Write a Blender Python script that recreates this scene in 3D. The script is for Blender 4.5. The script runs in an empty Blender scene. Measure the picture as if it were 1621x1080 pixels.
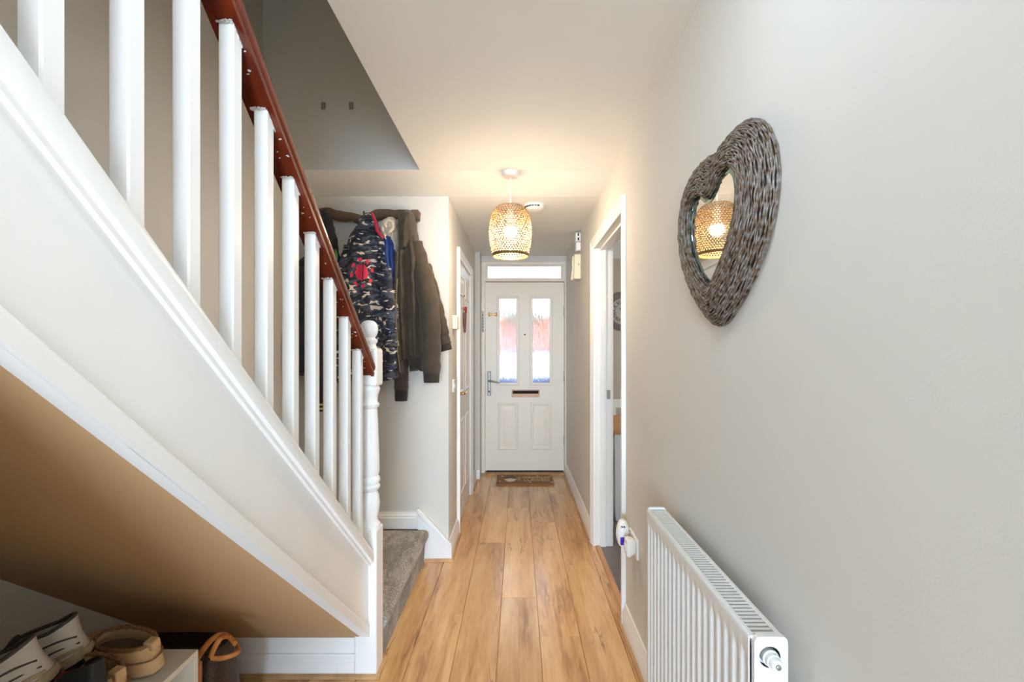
import bpy, bmesh, math, random
from math import sin, cos, pi, sqrt, radians, floor
from mathutils import Vector, Matrix, noise

random.seed(7)
SC = bpy.context.scene
COL = SC.collection

def srgb(r, g, b):
    def f(c):
        c /= 255.0
        return c / 12.92 if c <= 0.04045 else ((c + 0.055) / 1.055) ** 2.4
    return (f(r), f(g), f(b), 1.0)

# ------------------------------------------------------------------ camera
F = 720.0            # focal length in pixels of the 1621 wide frame
CZ = 1.31            # lens height
cam_d = bpy.data.cameras.new('camera')
cam = bpy.data.objects.new('camera', cam_d)
COL.objects.link(cam)
cam.location = (0, 0, CZ)
cam.rotation_euler = (pi / 2, 0, 0)
cam_d.sensor_width = 36.0
cam_d.lens = F / 1621.0 * 36.0
cam_d.shift_x = -(820 - 810.5) / 1621.0
cam_d.shift_y = (555 - 540) / 1621.0
cam_d.clip_start = 0.02
SC.camera = cam

# ------------------------------------------------------------------ world, lights, exposure
world = bpy.data.worlds.new('overcast_sky')
SC.world = world
world.use_nodes = True
wn = world.node_tree.nodes
bg = wn['Background']
bg.inputs['Color'].default_value = (0.86, 0.93, 1.0, 1)
bg.inputs['Strength'].default_value = 2.0

def area(name, loc, rot, sx, sy, power, color):
    l = bpy.data.lights.new(name, 'AREA')
    l.shape = 'RECTANGLE'; l.size = sx; l.size_y = sy
    l.energy = power; l.color = color
    o = bpy.data.objects.new(name, l)
    o.location = loc; o.rotation_euler = rot
    COL.objects.link(o)
    return o

# daylight added at an invented window behind the camera
area('added_back_daylight', (-0.2, -6.90, 1.30), (pi / 2, 0, 0), 4.2, 2.0, 540, (0.58, 0.79, 1.03))
# daylight added at an invented, unseen kitchen window
area('added_kitchen_daylight', (3.30, 3.6, 1.5), (0, pi / 2, 0), 1.1, 1.6, 12, (1.0, 0.98, 0.95))
# weak fill light added on the landing, no window modelled there
area('added_landing_fill', (-0.97, -2.4, 3.75), (pi / 2, 0, 0), 0.8, 1.0, 0.3, (0.8, 0.9, 1.0))

SC.view_settings.view_transform = 'Standard'
SC.view_settings.look = 'None'
SC.view_settings.gamma = 1.0
SC.view_settings.use_curve_mapping = False
SC.view_settings.exposure = 0.84
SC.cycles.use_denoising = True
SC.cycles.max_bounces = 6
SC.cycles.diffuse_bounces = 4
SC.cycles.glossy_bounces = 3
SC.cycles.transmission_bounces = 5
SC.cycles.use_adaptive_sampling = True
SC.cycles.adaptive_threshold = 0.04
SC.cycles.adaptive_min_samples = 16
SC.cycles.sample_clamp_indirect = 6.0
SC.cycles.caustics_reflective = False
SC.cycles.caustics_refractive = True

# ------------------------------------------------------------------ materials
MATS = {}
def nodes_of(m):
    return m.node_tree.nodes, m.node_tree.links

def pmat(name, col, rough=0.5, metal=0.0, var=0.0, var_scale=6.0, bump=0.0, bump_scale=80.0,
         stretch=(1, 1, 1), coat=0.0, sheen=0.0, trans=0.0, emit=None, estr=0.0, spec=0.5, col2=None):
    """Principled material with procedural colour variation and fine relief."""
    m = bpy.data.materials.new(name); m.use_nodes = True
    n, l = nodes_of(m)
    p = n['Principled BSDF']
    p.inputs['Roughness'].default_value = rough
    p.inputs['Metallic'].default_value = metal
    p.inputs['Coat Weight'].default_value = coat
    p.inputs['Sheen Weight'].default_value = sheen
    p.inputs['Transmission Weight'].default_value = trans
    p.inputs['Specular IOR Level'].default_value = spec
    c = srgb(*col)
    p.inputs['Base Color'].default_value = c
    tc = n.new('ShaderNodeTexCoord')
    mp = n.new('ShaderNodeMapping'); mp.inputs['Scale'].default_value = stretch
    l.new(tc.outputs['Object'], mp.inputs['Vector'])
    if var > 0 or col2:
        nz = n.new('ShaderNodeTexNoise'); nz.inputs['Scale'].default_value = var_scale
        nz.inputs['Detail'].default_value = 5
        l.new(mp.outputs['Vector'], nz.inputs['Vector'])
        mx = n.new('ShaderNodeMix'); mx.data_type = 'RGBA'
        if col2:
            a, b = c, srgb(*col2)
        else:
            a = tuple(v * (1 - var) for v in c[:3]) + (1,)
            b = tuple(min(1, v * (1 + var)) for v in c[:3]) + (1,)
        mx.inputs['A'].default_value = a; mx.inputs['B'].default_value = b
        rp = n.new('ShaderNodeMapRange'); rp.inputs['From Min'].default_value = 0.3; rp.inputs['From Max'].default_value = 0.7
        l.new(nz.outputs['Fac'], rp.inputs['Value'])
        l.new(rp.outputs['Result'], mx.inputs['Factor'])
        l.new(mx.outputs['Result'], p.inputs['Base Color'])
    if bump > 0:
        nb = n.new('ShaderNodeTexNoise'); nb.inputs['Scale'].default_value = bump_scale
        nb.inputs['Detail'].default_value = 3
        l.new(mp.outputs['Vector'], nb.inputs['Vector'])
        bp = n.new('ShaderNodeBump'); bp.inputs['Strength'].default_value = bump
        bp.inputs['Distance'].default_value = 0.004
        l.new(nb.outputs['Fac'], bp.inputs['Height'])
        l.new(bp.outputs['Normal'], p.inputs['Normal'])
    if emit:
        p.inputs['Emission Color'].default_value = emit
        p.inputs['Emission Strength'].default_value = estr
    MATS[name] = m
    return m

WALL = pmat('taupe_wall_paint', (214, 210, 202), 0.85, var=0.015, var_scale=2.5, bump=0.06, bump_scale=220)
CEIL = pmat('off_white_ceiling_paint', (234, 234, 231), 0.9, var=0.012, var_scale=2, bump=0.06, bump_scale=160)
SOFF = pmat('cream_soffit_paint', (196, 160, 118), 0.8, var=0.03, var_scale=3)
GLOSS = pmat('white_gloss_paint', (243, 242, 239), 0.32, var=0.012, var_scale=5, bump=0.03, bump_scale=60, spec=0.45)
SATIN = pmat('white_satin_joinery', (241, 239, 234), 0.4, var=0.01, var_scale=4, bump=0.02, bump_scale=60)
UPVC = pmat('white_composite_door', (237, 227, 211), 0.42, var=0.01, var_scale=6, bump=0.05, bump_scale=180)
PLASTIC = pmat('white_plastic', (238, 236, 230), 0.35, var=0.01)
CREAMPL = pmat('cream_plastic', (240, 228, 196), 0.4, var=0.02)
PURPLE = pmat('purple_plastic', (70, 30, 170), 0.35, var=0.05)
ENAMEL = pmat('white_radiator_enamel', (228, 228, 225), 0.28, var=0.01, var_scale=5)
DARK = pmat('dark_gap', (40, 38, 36), 0.7, var=0.1)
CHROME = pmat('brushed_steel', (150, 147, 140), 0.5, metal=0.8, var=0.05, var_scale=40)
BRASS = pmat('polished_brass', (212, 168, 92), 0.25, metal=0.95, var=0.06, var_scale=30)
BRONZE = pmat('bronze_letter_plate', (176, 138, 106), 0.5, metal=0.6, var=0.08, var_scale=30)
BLACKBR = pmat('black_bristle', (30, 30, 32), 0.9, var=0.4, var_scale=90, bump=0.6, bump_scale=200)
BEAD = pmat('oak_beading', (186, 146, 100), 0.5, var=0.25, var_scale=14, stretch=(1, 0.2, 1), bump=0.1)
THRESH = pmat('wood_threshold', (188, 138, 96), 0.45, var=0.15, var_scale=12, stretch=(1, 0.2, 1))
KFLOOR = pmat('grey_vinyl_tile', (104, 98, 94), 0.45, var=0.12, var_scale=6)
KWALL = pmat('kitchen_wall_paint', (190, 178, 162), 0.85, var=0.015)
MAHOG = pmat('mahogany_varnish', (120, 46, 22), 0.2, var=0.35, var_scale=9, stretch=(3, 1, 1), coat=0.5, bump=0.04, col2=(86, 28, 14))
CHIP = pmat('chipped_white_paint', (225, 222, 214), 0.5, var=0.25, var_scale=120, bump=0.8, bump_scale=150)
LACQ = pmat('white_melamine', (225, 219, 206), 0.45, var=0.02)

def carpet_material():
    m = bpy.data.materials.new('grey_pile_carpet'); m.use_nodes = True
    n, l = nodes_of(m); p = n['Principled BSDF']
    p.inputs['Roughness'].default_value = 0.95; p.inputs['Sheen Weight'].default_value = 0.25
    p.inputs['Specular IOR Level'].default_value = 0.1
    tc = n.new('ShaderNodeTexCoord')
    a = n.new('ShaderNodeTexNoise'); a.inputs['Scale'].default_value = 150; a.inputs['Detail'].default_value = 3
    b = n.new('ShaderNodeTexNoise'); b.inputs['Scale'].default_value = 5; b.inputs['Detail'].default_value = 3; b.inputs['Distortion'].default_value = 1.2
    mp = n.new('ShaderNodeMapping'); mp.inputs['Scale'].default_value = (2.2, 0.9, 1)
    mp.inputs['Rotation'].default_value = (0, 0, 0.5)
    l.new(tc.outputs['Object'], a.inputs['Vector'])
    l.new(tc.outputs['Object'], mp.inputs['Vector']); l.new(mp.outputs['Vector'], b.inputs['Vector'])
    r1 = n.new('ShaderNodeValToRGB')
    r1.color_ramp.elements[0].position = 0.3; r1.color_ramp.elements[0].color = srgb(104, 96, 86)
    r1.color_ramp.elements[1].position = 0.7; r1.color_ramp.elements[1].color = srgb(196, 187, 173)
    l.new(a.outputs['Fac'], r1.inputs['Fac'])
    r2 = n.new('ShaderNodeValToRGB')
    r2.color_ramp.elements[0].position = 0.42; r2.color_ramp.elements[0].color = (0.66, 0.65, 0.64, 1)
    r2.color_ramp.elements[1].position = 0.55; r2.color_ramp.elements[1].color = (1, 1, 1, 1)
    l.new(b.outputs['Fac'], r2.inputs['Fac'])
    mx = n.new('ShaderNodeMix'); mx.data_type = 'RGBA'; mx.blend_type = 'MULTIPLY'; mx.inputs['Factor'].default_value = 1
    l.new(r1.outputs['Color'], mx.inputs['A']); l.new(r2.outputs['Color'], mx.inputs['B'])
    l.new(mx.outputs['Result'], p.inputs['Base Color'])
    bp = n.new('ShaderNodeBump'); bp.inputs['Strength'].default_value = 0.9; bp.inputs['Distance'].default_value = 0.006
    l.new(a.outputs['Fac'], bp.inputs['Height']); l.new(bp.outputs['Normal'], p.inputs['Normal'])
    return m
CARPET = carpet_material()

def oak_material():
    m = bpy.data.materials.new('oak_laminate'); m.use_nodes = True
    n, l = nodes_of(m); p = n['Principled BSDF']
    p.inputs['Roughness'].default_value = 0.27
    p.inputs['Coat Weight'].default_value = 0.3; p.inputs['Coat Roughness'].default_value = 0.14
    tc = n.new('ShaderNodeTexCoord')
    oi = n.new('ShaderNodeObjectInfo')
    off = n.new('ShaderNodeVectorMath'); off.operation = 'SCALE'
    cmb = n.new('ShaderNodeCombineXYZ')
    l.new(oi.outputs['Random'], cmb.inputs['X']); l.new(oi.outputs['Random'], cmb.inputs['Y']); l.new(oi.outputs['Random'], cmb.inputs['Z'])
    l.new(cmb.outputs['Vector'], off.inputs[0]); off.inputs['Scale'].default_value = 47.0
    add = n.new('ShaderNodeVectorMath'); add.operation = 'ADD'
    l.new(tc.outputs['Object'], add.inputs[0]); l.new(off.outputs['Vector'], add.inputs[1])
    mp = n.new('ShaderNodeMapping'); mp.inputs['Scale'].default_value = (1.0, 0.11, 1.0)
    l.new(add.outputs['Vector'], mp.inputs['Vector'])
    # broad tone
    g0 = n.new('ShaderNodeTexNoise'); g0.inputs['Scale'].default_value = 9; g0.inputs['Detail'].default_value = 4; g0.inputs['Distortion'].default_value = 0.6
    l.new(mp.outputs['Vector'], g0.inputs['Vector'])
    # fine grain
    g1 = n.new('ShaderNodeTexNoise'); g1.inputs['Scale'].default_value = 60; g1.inputs['Detail'].default_value = 6; g1.inputs['Distortion'].default_value = 0.8
    l.new(mp.outputs['Vector'], g1.inputs['Vector'])
    mixv = n.new('ShaderNodeMath'); mixv.operation = 'MULTIPLY_ADD'
    l.new(g1.outputs['Fac'], mixv.inputs[0]); mixv.inputs[1].default_value = 0.45
    l.new(g0.outputs['Fac'], mixv.inputs[2])
    ramp = n.new('ShaderNodeValToRGB')
    e = ramp.color_ramp.elements
    e[0].position = 0.50; e[0].color = srgb(156, 110, 68)
    e[1].position = 0.92; e[1].color = srgb(226, 182, 126)
    em = e.new(0.70); em.color = srgb(208, 157, 100)
    l.new(mixv.outputs['Value'], ramp.inputs['Fac'])
    # dark cracks
    cr = n.new('ShaderNodeTexNoise'); cr.inputs['Scale'].default_value = 4.2; cr.inputs['Detail'].default_value = 5; cr.inputs['Roughness'].default_value = 0.6
    mp2 = n.new('ShaderNodeMapping'); mp2.inputs['Scale'].default_value = (1.5, 0.16, 1); mp2.inputs['Location'].default_value = (3, 9, 1)
    l.new(add.outputs['Vector'], mp2.inputs['Vector']); l.new(mp2.outputs['Vector'], cr.inputs['Vector'])
    cd = n.new('ShaderNodeMath'); cd.operation = 'SUBTRACT'; l.new(cr.outputs['Fac'], cd.inputs[0]); cd.inputs[1].default_value = 0.5
    ca = n.new('ShaderNodeMath'); ca.operation = 'ABSOLUTE'; l.new(cd.outputs['Value'], ca.inputs[0])
    cm = n.new('ShaderNodeMapRange'); cm.inputs['From Min'].default_value = 0.0; cm.inputs['From Max'].default_value = 0.011
    cm.inputs['To Min'].default_value = 1.0; cm.inputs['To Max'].default_value = 0.0
    l.new(ca.outputs['Value'], cm.inputs['Value'])
    gate = n.new('ShaderNodeTexNoise'); gate.inputs['Scale'].default_value = 5.0; gate.inputs['Detail'].default_value = 2
    mp3 = n.new('ShaderNodeMapping'); mp3.inputs['Scale'].default_value = (1, 0.5, 1); mp3.inputs['Location'].default_value = (13, 2, 5)
    l.new(add.outputs['Vector'], mp3.inputs['Vector']); l.new(mp3.outputs['Vector'], gate.inputs['Vector'])
    gm = n.new('ShaderNodeMapRange'); gm.inputs['From Min'].default_value = 0.52; gm.inputs['From Max'].default_value = 0.62
    l.new(gate.outputs['Fac'], gm.inputs['Value'])
    cg = n.new('ShaderNodeMath'); cg.operation = 'MULTIPLY'; l.new(cm.outputs['Result'], cg.inputs[0]); l.new(gm.outputs['Result'], cg.inputs[1])
    # knots
    vo = n.new('ShaderNodeTexVoronoi'); vo.inputs['Scale'].default_value = 3.1
    mp4 = n.new('ShaderNodeMapping'); mp4.inputs['Scale'].default_value = (1.4, 0.55, 0.0)
    l.new(add.outputs['Vector'], mp4.inputs['Vector']); l.new(mp4.outputs['Vector'], vo.inputs['Vector'])
    km = n.new('ShaderNodeMapRange'); km.inputs['From Min'].default_value = 0.02; km.inputs['From Max'].default_value = 0.11
    km.inputs['To Min'].default_value = 0.75; km.inputs['To Max'].default_value = 0.0
    l.new(vo.outputs['Distance'], km.inputs['Value'])
    mxd = n.new('ShaderNodeMath'); mxd.operation = 'MAXIMUM'; l.new(cg.outputs['Value'], mxd.inputs[0]); l.new(km.outputs['Result'], mxd.inputs[1])
    sc_ = n.new('ShaderNodeMath'); sc_.operation = 'MULTIPLY'; l.new(mxd.outputs['Value'], sc_.inputs[0]); sc_.inputs[1].default_value = 0.72
    mx = n.new('ShaderNodeMix'); mx.data_type = 'RGBA'; mx.inputs['B'].default_value = srgb(96, 66, 42)
    l.new(sc_.outputs['Value'], mx.inputs['Factor']); l.new(ramp.outputs['Color'], mx.inputs['A'])
    # plank to plank tone
    hs = n.new('ShaderNodeHueSaturation')
    vr = n.new('ShaderNodeMapRange'); vr.inputs['To Min'].default_value = 0.90; vr.inputs['To Max'].default_value = 1.08
    l.new(oi.outputs['Random'], vr.inputs['Value']); l.new(vr.outputs['Result'], hs.inputs['Value'])
    hs.inputs['Saturation'].default_value = 1.0
    l.new(mx.outputs['Result'], hs.inputs['Color']); l.new(hs.outputs['Color'], p.inputs['Base Color'])
    bp = n.new('ShaderNodeBump'); bp.inputs['Strength'].default_value = 0.18; bp.inputs['Distance'].default_value = 0.002
    l.new(g1.outputs['Fac'], bp.inputs['Height']); l.new(bp.outputs['Normal'], p.inputs['Normal'])
    return m
OAK = oak_material()

# ------------------------------------------------------------------ mesh building
WO = {}      # world origin of every built object

class B:
    def __init__(s):
        s.v = []; s.f = []
    def add(s, vs, fs):
        o = len(s.v)
        s.v += [tuple(p) for p in vs]
        s.f += [tuple(i + o for i in f) for f in fs]
        return s
    def box(s, x0, x1, y0, y1, z0, z1):
        vs = [(x, y, z) for z in (z0, z1) for y in (y0, y1) for x in (x0, x1)]
        return s.add(vs, [(0, 2, 3, 1), (4, 5, 7, 6), (0, 1, 5, 4), (2, 6, 7, 3), (0, 4, 6, 2), (1, 3, 7, 5)])
    def prism(s, poly, axis, a0, a1):
        """poly: list of 2D points in the two remaining axes, extruded along axis."""
        def P(p, a):
            return {'x': (a, p[0], p[1]), 'y': (p[0], a, p[1]), 'z': (p[0], p[1], a)}[axis]
        n = len(poly)
        vs = [P(p, a0) for p in poly] + [P(p, a1) for p in poly]
        fs = [tuple(range(n)), tuple(range(2 * n - 1, n - 1, -1))]
        fs += [(i, i + n, (i + 1) % n + n, (i + 1) % n) for i in range(n)]
        return s.add(vs, fs)
    def loft(s, rings, cap=(True, True), closed=True):
        n = len(rings[0]); vs = [p for r in rings for p in r]; fs = []
        for k in range(len(rings) - 1):
            for i in range(n if closed else n - 1):
                j = (i + 1) % n
                fs.append((k * n + i, k * n + j, (k + 1) * n + j, (k + 1) * n + i))
        if cap[0]: fs.append(tuple(range(n - 1, -1, -1)))
        if cap[1]: fs.append(tuple((len(rings) - 1) * n + i for i in range(n)))
        return s.add(vs, fs)
    def lathe(s, prof, c=(0, 0, 0), n=24, axis='z', cap=(True, True)):
        rings = []
        for r, h in prof:
            ring = []
            for i in range(n):
                a = 2 * pi * i / n
                if axis == 'z': p = (c[0] + r * cos(a), c[1] + r * sin(a), c[2] + h)
                elif axis == 'x': p = (c[0] + h, c[1] + r * cos(a), c[2] + r * sin(a))
                else: p = (c[0] + r * sin(a), c[1] + h, c[2] + r * cos(a))
                ring.append(p)
            rings.append(ring)
        return s.loft(rings, cap)
    def tube(s, pts, rad, n=8, flat=None, cap=(True, True), closed=False):
        """tube along pts; rad a number or list, flat=(vec, factor) squashes along vec."""
        pts = [Vector(p) for p in pts]; m = len(pts)
        rs = rad if isinstance(rad, (list, tuple)) else [rad] * m
        rings = []; up = None
        for k in range(m):
            if closed: t = pts[(k + 1) % m] - pts[k - 1]
            else: t = pts[min(k + 1, m - 1)] - pts[max(k - 1, 0)]
            t.normalize()
            if up is None:
                up = Vector((0, 0, 1)) if abs(t.z) < 0.9 else Vector((0, 1, 0))
            side = t.cross(up)
            if side.length < 1e-6: side = t.cross(Vector((1, 0.1, 0)))
            side.normalize(); up = side.cross(t).normalized()
            ring = []
            for i in range(n):
                a = 2 * pi * i / n
                d = side * cos(a) * rs[k] + up * sin(a) * rs[k]
                if flat:
                    fv = Vector(flat[0]).normalized(); d = d - fv * d.dot(fv) * (1 - flat[1])
                ring.append(tuple(pts[k] + d))
            rings.append(ring)
        if closed:
            rings.append(rings[0]); cap = (False, False)
        return s.loft(rings, cap)
    def sphere(s, c, r, n=16, m=10, sc=(1, 1, 1)):
        rings = []
        for k in range(1, m):
            t = pi * k / m
            rings.append([(c[0] + r * sc[0] * sin(t) * cos(2 * pi * i / n), c[1] + r * sc[1] * sin(t) * sin(2 * pi * i / n), c[2] - r * sc[2] * cos(t)) for i in range(n)])
        return s.loft(rings)
    def holed(s, mp, u0, u1, v0, v1, holes, t0, t1):
        """plate in (u,v) with rectangular holes, thickness t0..t1, one connected shell."""
        us = sorted({u0, u1} | {h[0] for h in holes} | {h[1] for h in holes})
        vs_ = sorted({v0, v1} | {h[2] for h in holes} | {h[3] for h in holes})
        us = [u for u in us if u0 <= u <= u1]; vs_ = [v for v in vs_ if v0 <= v <= v1]
        idx = {}; V = []; Fc = []
        def vert(i, j, k):
            if (i, j, k) not in idx:
                idx[(i, j, k)] = len(V); V.append(mp(us[i], vs_[j], t0 if k == 0 else t1))
            return idx[(i, j, k)]
        def solid(i, j):
            if i < 0 or j < 0 or i >= len(us) - 1 or j >= len(vs_) - 1: return False
            cu = (us[i] + us[i + 1]) / 2; cv = (vs_[j] + vs_[j + 1]) / 2
            return not any(h[0] < cu < h[1] and h[2] < cv < h[3] for h in holes)
        for i in range(len(us) - 1):
            for j in range(len(vs_) - 1):
                if not solid(i, j): continue
                for k in (0, 1):
                    q = [vert(i, j, k), vert(i + 1, j, k), vert(i + 1, j + 1, k), vert(i, j + 1, k)]
                    Fc.append(tuple(q if k else q[::-1]))
                for di, dj, a, b in ((-1, 0, (i, j), (i, j + 1)), (1, 0, (i + 1, j + 1), (i + 1, j)), (0, -1, (i + 1, j), (i, j)), (0, 1, (i, j + 1), (i + 1, j + 1))):
                    if not solid(i + di, j + dj):
                        Fc.append((vert(*a, 0), vert(*b, 0), vert(*b, 1), vert(*a, 1)))
        return s.add(V, Fc)
    def xform(s, M):
        s.v = [tuple(M @ Vector(p)) for p in s.v]; return s
    def mesh(s, name, mat, origin=(0, 0, 0), smooth=None):
        me = bpy.data.meshes.new(name)
        ox, oy, oz = origin
        me.from_pydata([(a - ox, b - oy, c - oz) for a, b, c in s.v], [], s.f)
        bm = bmesh.new(); bm.from_mesh(me)
        bmesh.ops.recalc_face_normals(bm, faces=bm.faces); bm.to_mesh(me); bm.free()
        if mat: me.materials.append(mat)
        if smooth is not None:
            for p in me.polygons: p.use_smooth = True
            me.set_sharp_from_angle(angle=radians(smooth))
        return me
    def build(s, name, mat, parent=None, smooth=None, bevel=0, seg=2, local=False):
        if parent is None:
            xs = [p[0] for p in s.v]; ys = [p[1] for p in s.v]; zs = [p[2] for p in s.v]
            org = ((min(xs) + max(xs)) / 2, (min(ys) + max(ys)) / 2, min(zs))
        elif local: org = (0, 0, 0)
        else: org = WO[parent.name]
        me = s.mesh(name, mat, org, smooth)
        o = bpy.data.objects.new(name, me); COL.objects.link(o)
        if parent is None:
            o.location = org
        else:
            o.parent = parent
        WO[o.name] = org
        if bevel:
            b = o.modifiers.new('soft_edge', 'BEVEL'); b.width = bevel; b.segments = seg
            b.limit_method = 'ANGLE'; b.angle_limit = radians(40); b.harden_normals = False
            for p in me.polygons: p.use_smooth = True
            me.set_sharp_from_angle(angle=radians(smooth or 50))
        return o

def tag(o, label, cat=None, group=None, kind=None):
    o['label'] = label
    if cat: o['category'] = cat
    if group: o['group'] = group
    if kind: o['kind'] = kind
    return o

def empty(name, loc, label, cat, group=None, rot=(0, 0, 0), kind=None):
    o = bpy.data.objects.new(name, None); COL.objects.link(o)
    o.location = loc; o.rotation_euler = rot
    o.empty_display_size = 0.05
    WO[o.name] = tuple(loc)
    return tag(o, label, cat, group, kind)

def struct(o, label=None):
    o['kind'] = 'structure'
    if label: o['label'] = label
    return o

def copy_part(src, parent, loc=(0, 0, 0), rot=(0, 0, 0)):
    c = src.copy(); COL.objects.link(c); c.parent = parent
    c.location = loc; c.rotation_euler = rot
    WO[c.name] = WO[parent.name]
    return c

# ------------------------------------------------------------------ key dimensions (metres; x right, y along the hall, z up)
XR = 0.512           # right wall face
XL = -1.400          # stair-side wall face
XH = -0.436          # face of the hall's left wall beyond the coats
YC = 2.857           # coat wall face
YD = 4.83            # front door face
YO = 2.497           # far end of the stairwell opening
XO = -0.539          # hall edge of the stairwell opening
H0 = 2.300; H1 = 2.278; H2 = 2.310    # ceiling heights: near, at coat wall, at front door
TOP = 4.90           # upper storey ceiling
YB = -7.0            # back wall of the room behind the camera
M = 0.892            # stair pitch (rise/run)

# ------------------------------------------------------------------ floor
fl = B().box(-2.6, 2.6, YB - 0.1, -0.75, -0.08, -0.011)
fb = B().box(XL - 0.1, XR + 0.12, -0.75, 4.98, -0.08, -0.012)
floor_o = struct(fb.build('floor', OAK), 'oak laminate floor running down the hall')
struct(B().box(-2.6, 2.6, YB - 0.1, -0.75, -0.08, 0.0).build('floor_back_room', OAK), 'oak laminate floor of the room behind')
PW = 0.186; PL = 1.38; GAP = 0.0007
def plank_mesh(x0, x1, length):
    c = 0.0014; w = x1 - x0
    b = B()
    o = [(0, 0), (w, 0), (w, length), (0, length)]
    i_ = [(c, c), (w - c, c), (w - c, length - c), (c, length - c)]
    rings = [[(p[0], p[1], -0.010) for p in o], [(p[0], p[1], -c) for p in o], [(p[0], p[1], 0.0) for p in i_]]
    b.loft(rings)
    return b.mesh('plank', OAK)
known = {0: 2.41, 1: 2.087, 2: 2.78, -1: 3.10, -2: 2.267}
cache = {}
for k in range(-9, 4):
    x0 = -0.0874 + PW * k
    x1 = x0 + PW
    a = max(x0, XL); c = min(x1, XR + 0.02)
    if c - a < 0.01: continue
    start = known.get(k, 2.0 + ((k * 0.47) % 1.0) * PL)
    y = start - math.ceil((start + 0.75) / PL) * PL
    while y < 4.93:
        ya, yb = max(y, -0.75), min(y + PL, 4.93)
        if yb - ya > 0.02:
            key = (round(c - a, 4), round(yb - ya, 4))
            if key not in cache: cache[key] = plank_mesh(a + GAP, c - GAP, yb - ya - GAP)
            o = bpy.data.objects.new('plank', cache[key]); COL.objects.link(o)
            o.parent = floor_o
            fo = WO[floor_o.name]
            o.location = (a + GAP - fo[0], ya - fo[1], -fo[2])
        y += PL

# ------------------------------------------------------------------ walls
DN, DF = 2.222, 3.045         # kitchen doorway, structural opening along y
DT = 1.995
wr = B().holed(lambda u, v, t: (t, u, v), -0.75, 4.98, 0.0, 2.56, [(DN - 0.03, DF + 0.03, -0.01, DT + 0.03)], XR, XR + 0.115)
# drop the bottom of the hole (door reaches the floor)
struct(wr.build('wall_right', WALL), 'pale taupe painted wall on the right of the hall')

struct(B().box(XL - 0.1, XL, -2.6, YC + 0.1, 0.0, TOP).build('wall_left', WALL), 'taupe wall behind the stair balusters')
struct(B().box(XL, XH, YC, YC + 0.1, 0.0, 2.6).build('wall_coats', WALL), 'taupe wall where the coats hang')
LN, LF = 3.31, 4.13           # left cupboard door, leaf along y
wh = B().holed(lambda u, v, t: (t, u, v), YC + 0.1, 4.98, 0.0, 2.56, [(LN - 0.03, LF + 0.03, -0.01, DT + 0.03)], XH - 0.1, XH)
struct(wh.build('wall_hall_left', WALL), 'taupe hall wall around the white panel door')
struct(B().box(XH, -0.385, 4.60, 4.86, 0.0, 2.56).build('wall_pilaster', WALL), 'narrow taupe pier beside the front door')
FL, FR, FT = -0.385, 0.505, 2.245   # front door frame outside edges
wf = B().holed(lambda u, v, t: (u, t, v), XH - 0.02, XR + 0.02, -0.1, 2.56, [(FL, FR, -0.2, FT)], 4.80, 4.98)
struct(wf.build('wall_front', WALL), 'taupe wall around the front door frame')

# ceiling: near slab, strip up to the coat wall, hall end
def zc(y):
    if y <= YO: return H0
    if y <= YC: return H0 + (H1 - H0) * (y - YO) / (YC - YO)
    return H1 + (H2 - H1) * (y - YC) / (4.83 - YC)
ys = [-0.75, YO, YC, 4.90]
V = []; Fq = []
xs_low = [XO, XO, XH - 0.05, XH - 0.05]
cb = B()
cb.prism([(-0.75, H0), (YO, H0), (YO, 2.56), (-0.75, 2.56)], 'x', XO, XR + 0.05)
struct(cb.build('ceiling', CEIL), 'off-white hall ceiling beside the stairwell opening')
struct(B().prism([(YO + 0.001, H0), (YC, H1), (YC, 2.56), (YO + 0.001, 2.56)], 'x', XL, XR + 0.05).build('ceiling_coat_bay', CEIL), 'off-white ceiling strip above the coats')
struct(B().prism([(YC, H1 - 0.0006), (4.90, H2), (4.90, 2.56), (YC, 2.56)], 'x', XH - 0.05, XR + 0.05).build('ceiling_hall_end', CEIL), 'off-white ceiling in front of the front door')
struct(B().box(-2.6, 2.6, YB - 0.1, -0.75, 2.30, 2.56).build('ceiling_back_room', CEIL), 'ceiling of the room behind')

# stairwell upper storey
struct(B().box(XL, XO, YO, YO + 0.1, H0 + 0.0015, TOP).build('wall_stairwell_end', WALL), 'stairwell wall rising above the opening')
struct(B().box(XO, XO + 0.1, -0.75, YO, 2.56, TOP).build('wall_landing', WALL), 'landing wall above the hall ceiling')
struct(B().box(XL - 0.1, 0.6, -2.6, -2.5, 2.56, TOP).build('wall_landing_back', WALL), 'landing back wall')
struct(B().box(XL - 0.1, 0.6, -2.6, YO + 0.1, TOP, TOP + 0.1).build('ceiling_landing', CEIL), 'landing ceiling')

# invented room behind the camera, there to carry the daylight
struct(B().box(-2.7, -2.6, YB, -0.75, 0, 2.4).build('wall_back_room_left', WALL), 'side wall of the room behind')
struct(B().box(2.6, 2.7, YB, -0.75, 0, 2.4).build('wall_back_room_right', WALL), 'side wall of the room behind')
struct(B().holed(lambda u, v, t: (u, t, v), -2.7, 2.7, 0, 2.4, [(-2.35, 1.95, 0.25, 2.2)], YB - 0.1, YB).build('wall_back_room', WALL), 'wall of the room behind with an invented window')
struct(B().box(-2.7, XL - 0.1, -0.85, -0.75, 0, 2.4).build('wall_back_room_stub_left', WALL), 'return wall beside the stairs')
struct(B().box(XR + 0.115, 2.7, -0.85, -0.75, 0, 2.4).build('wall_back_room_stub_right', WALL), 'return wall beside the hall')
bw = empty('window_1', (-0.2, YB - 0.05, 0.25), 'wide white window invented for the daylight behind the camera', None, kind='structure')
B().holed(lambda u, v, t: (u, t, v), -2.35, 1.95, 0.25, 2.2, [(-2.28, -0.24, 0.32, 2.13), (-0.16, 1.88, 0.32, 2.13)], YB - 0.08, YB - 0.02).build('window_frame', SATIN, bw)

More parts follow.
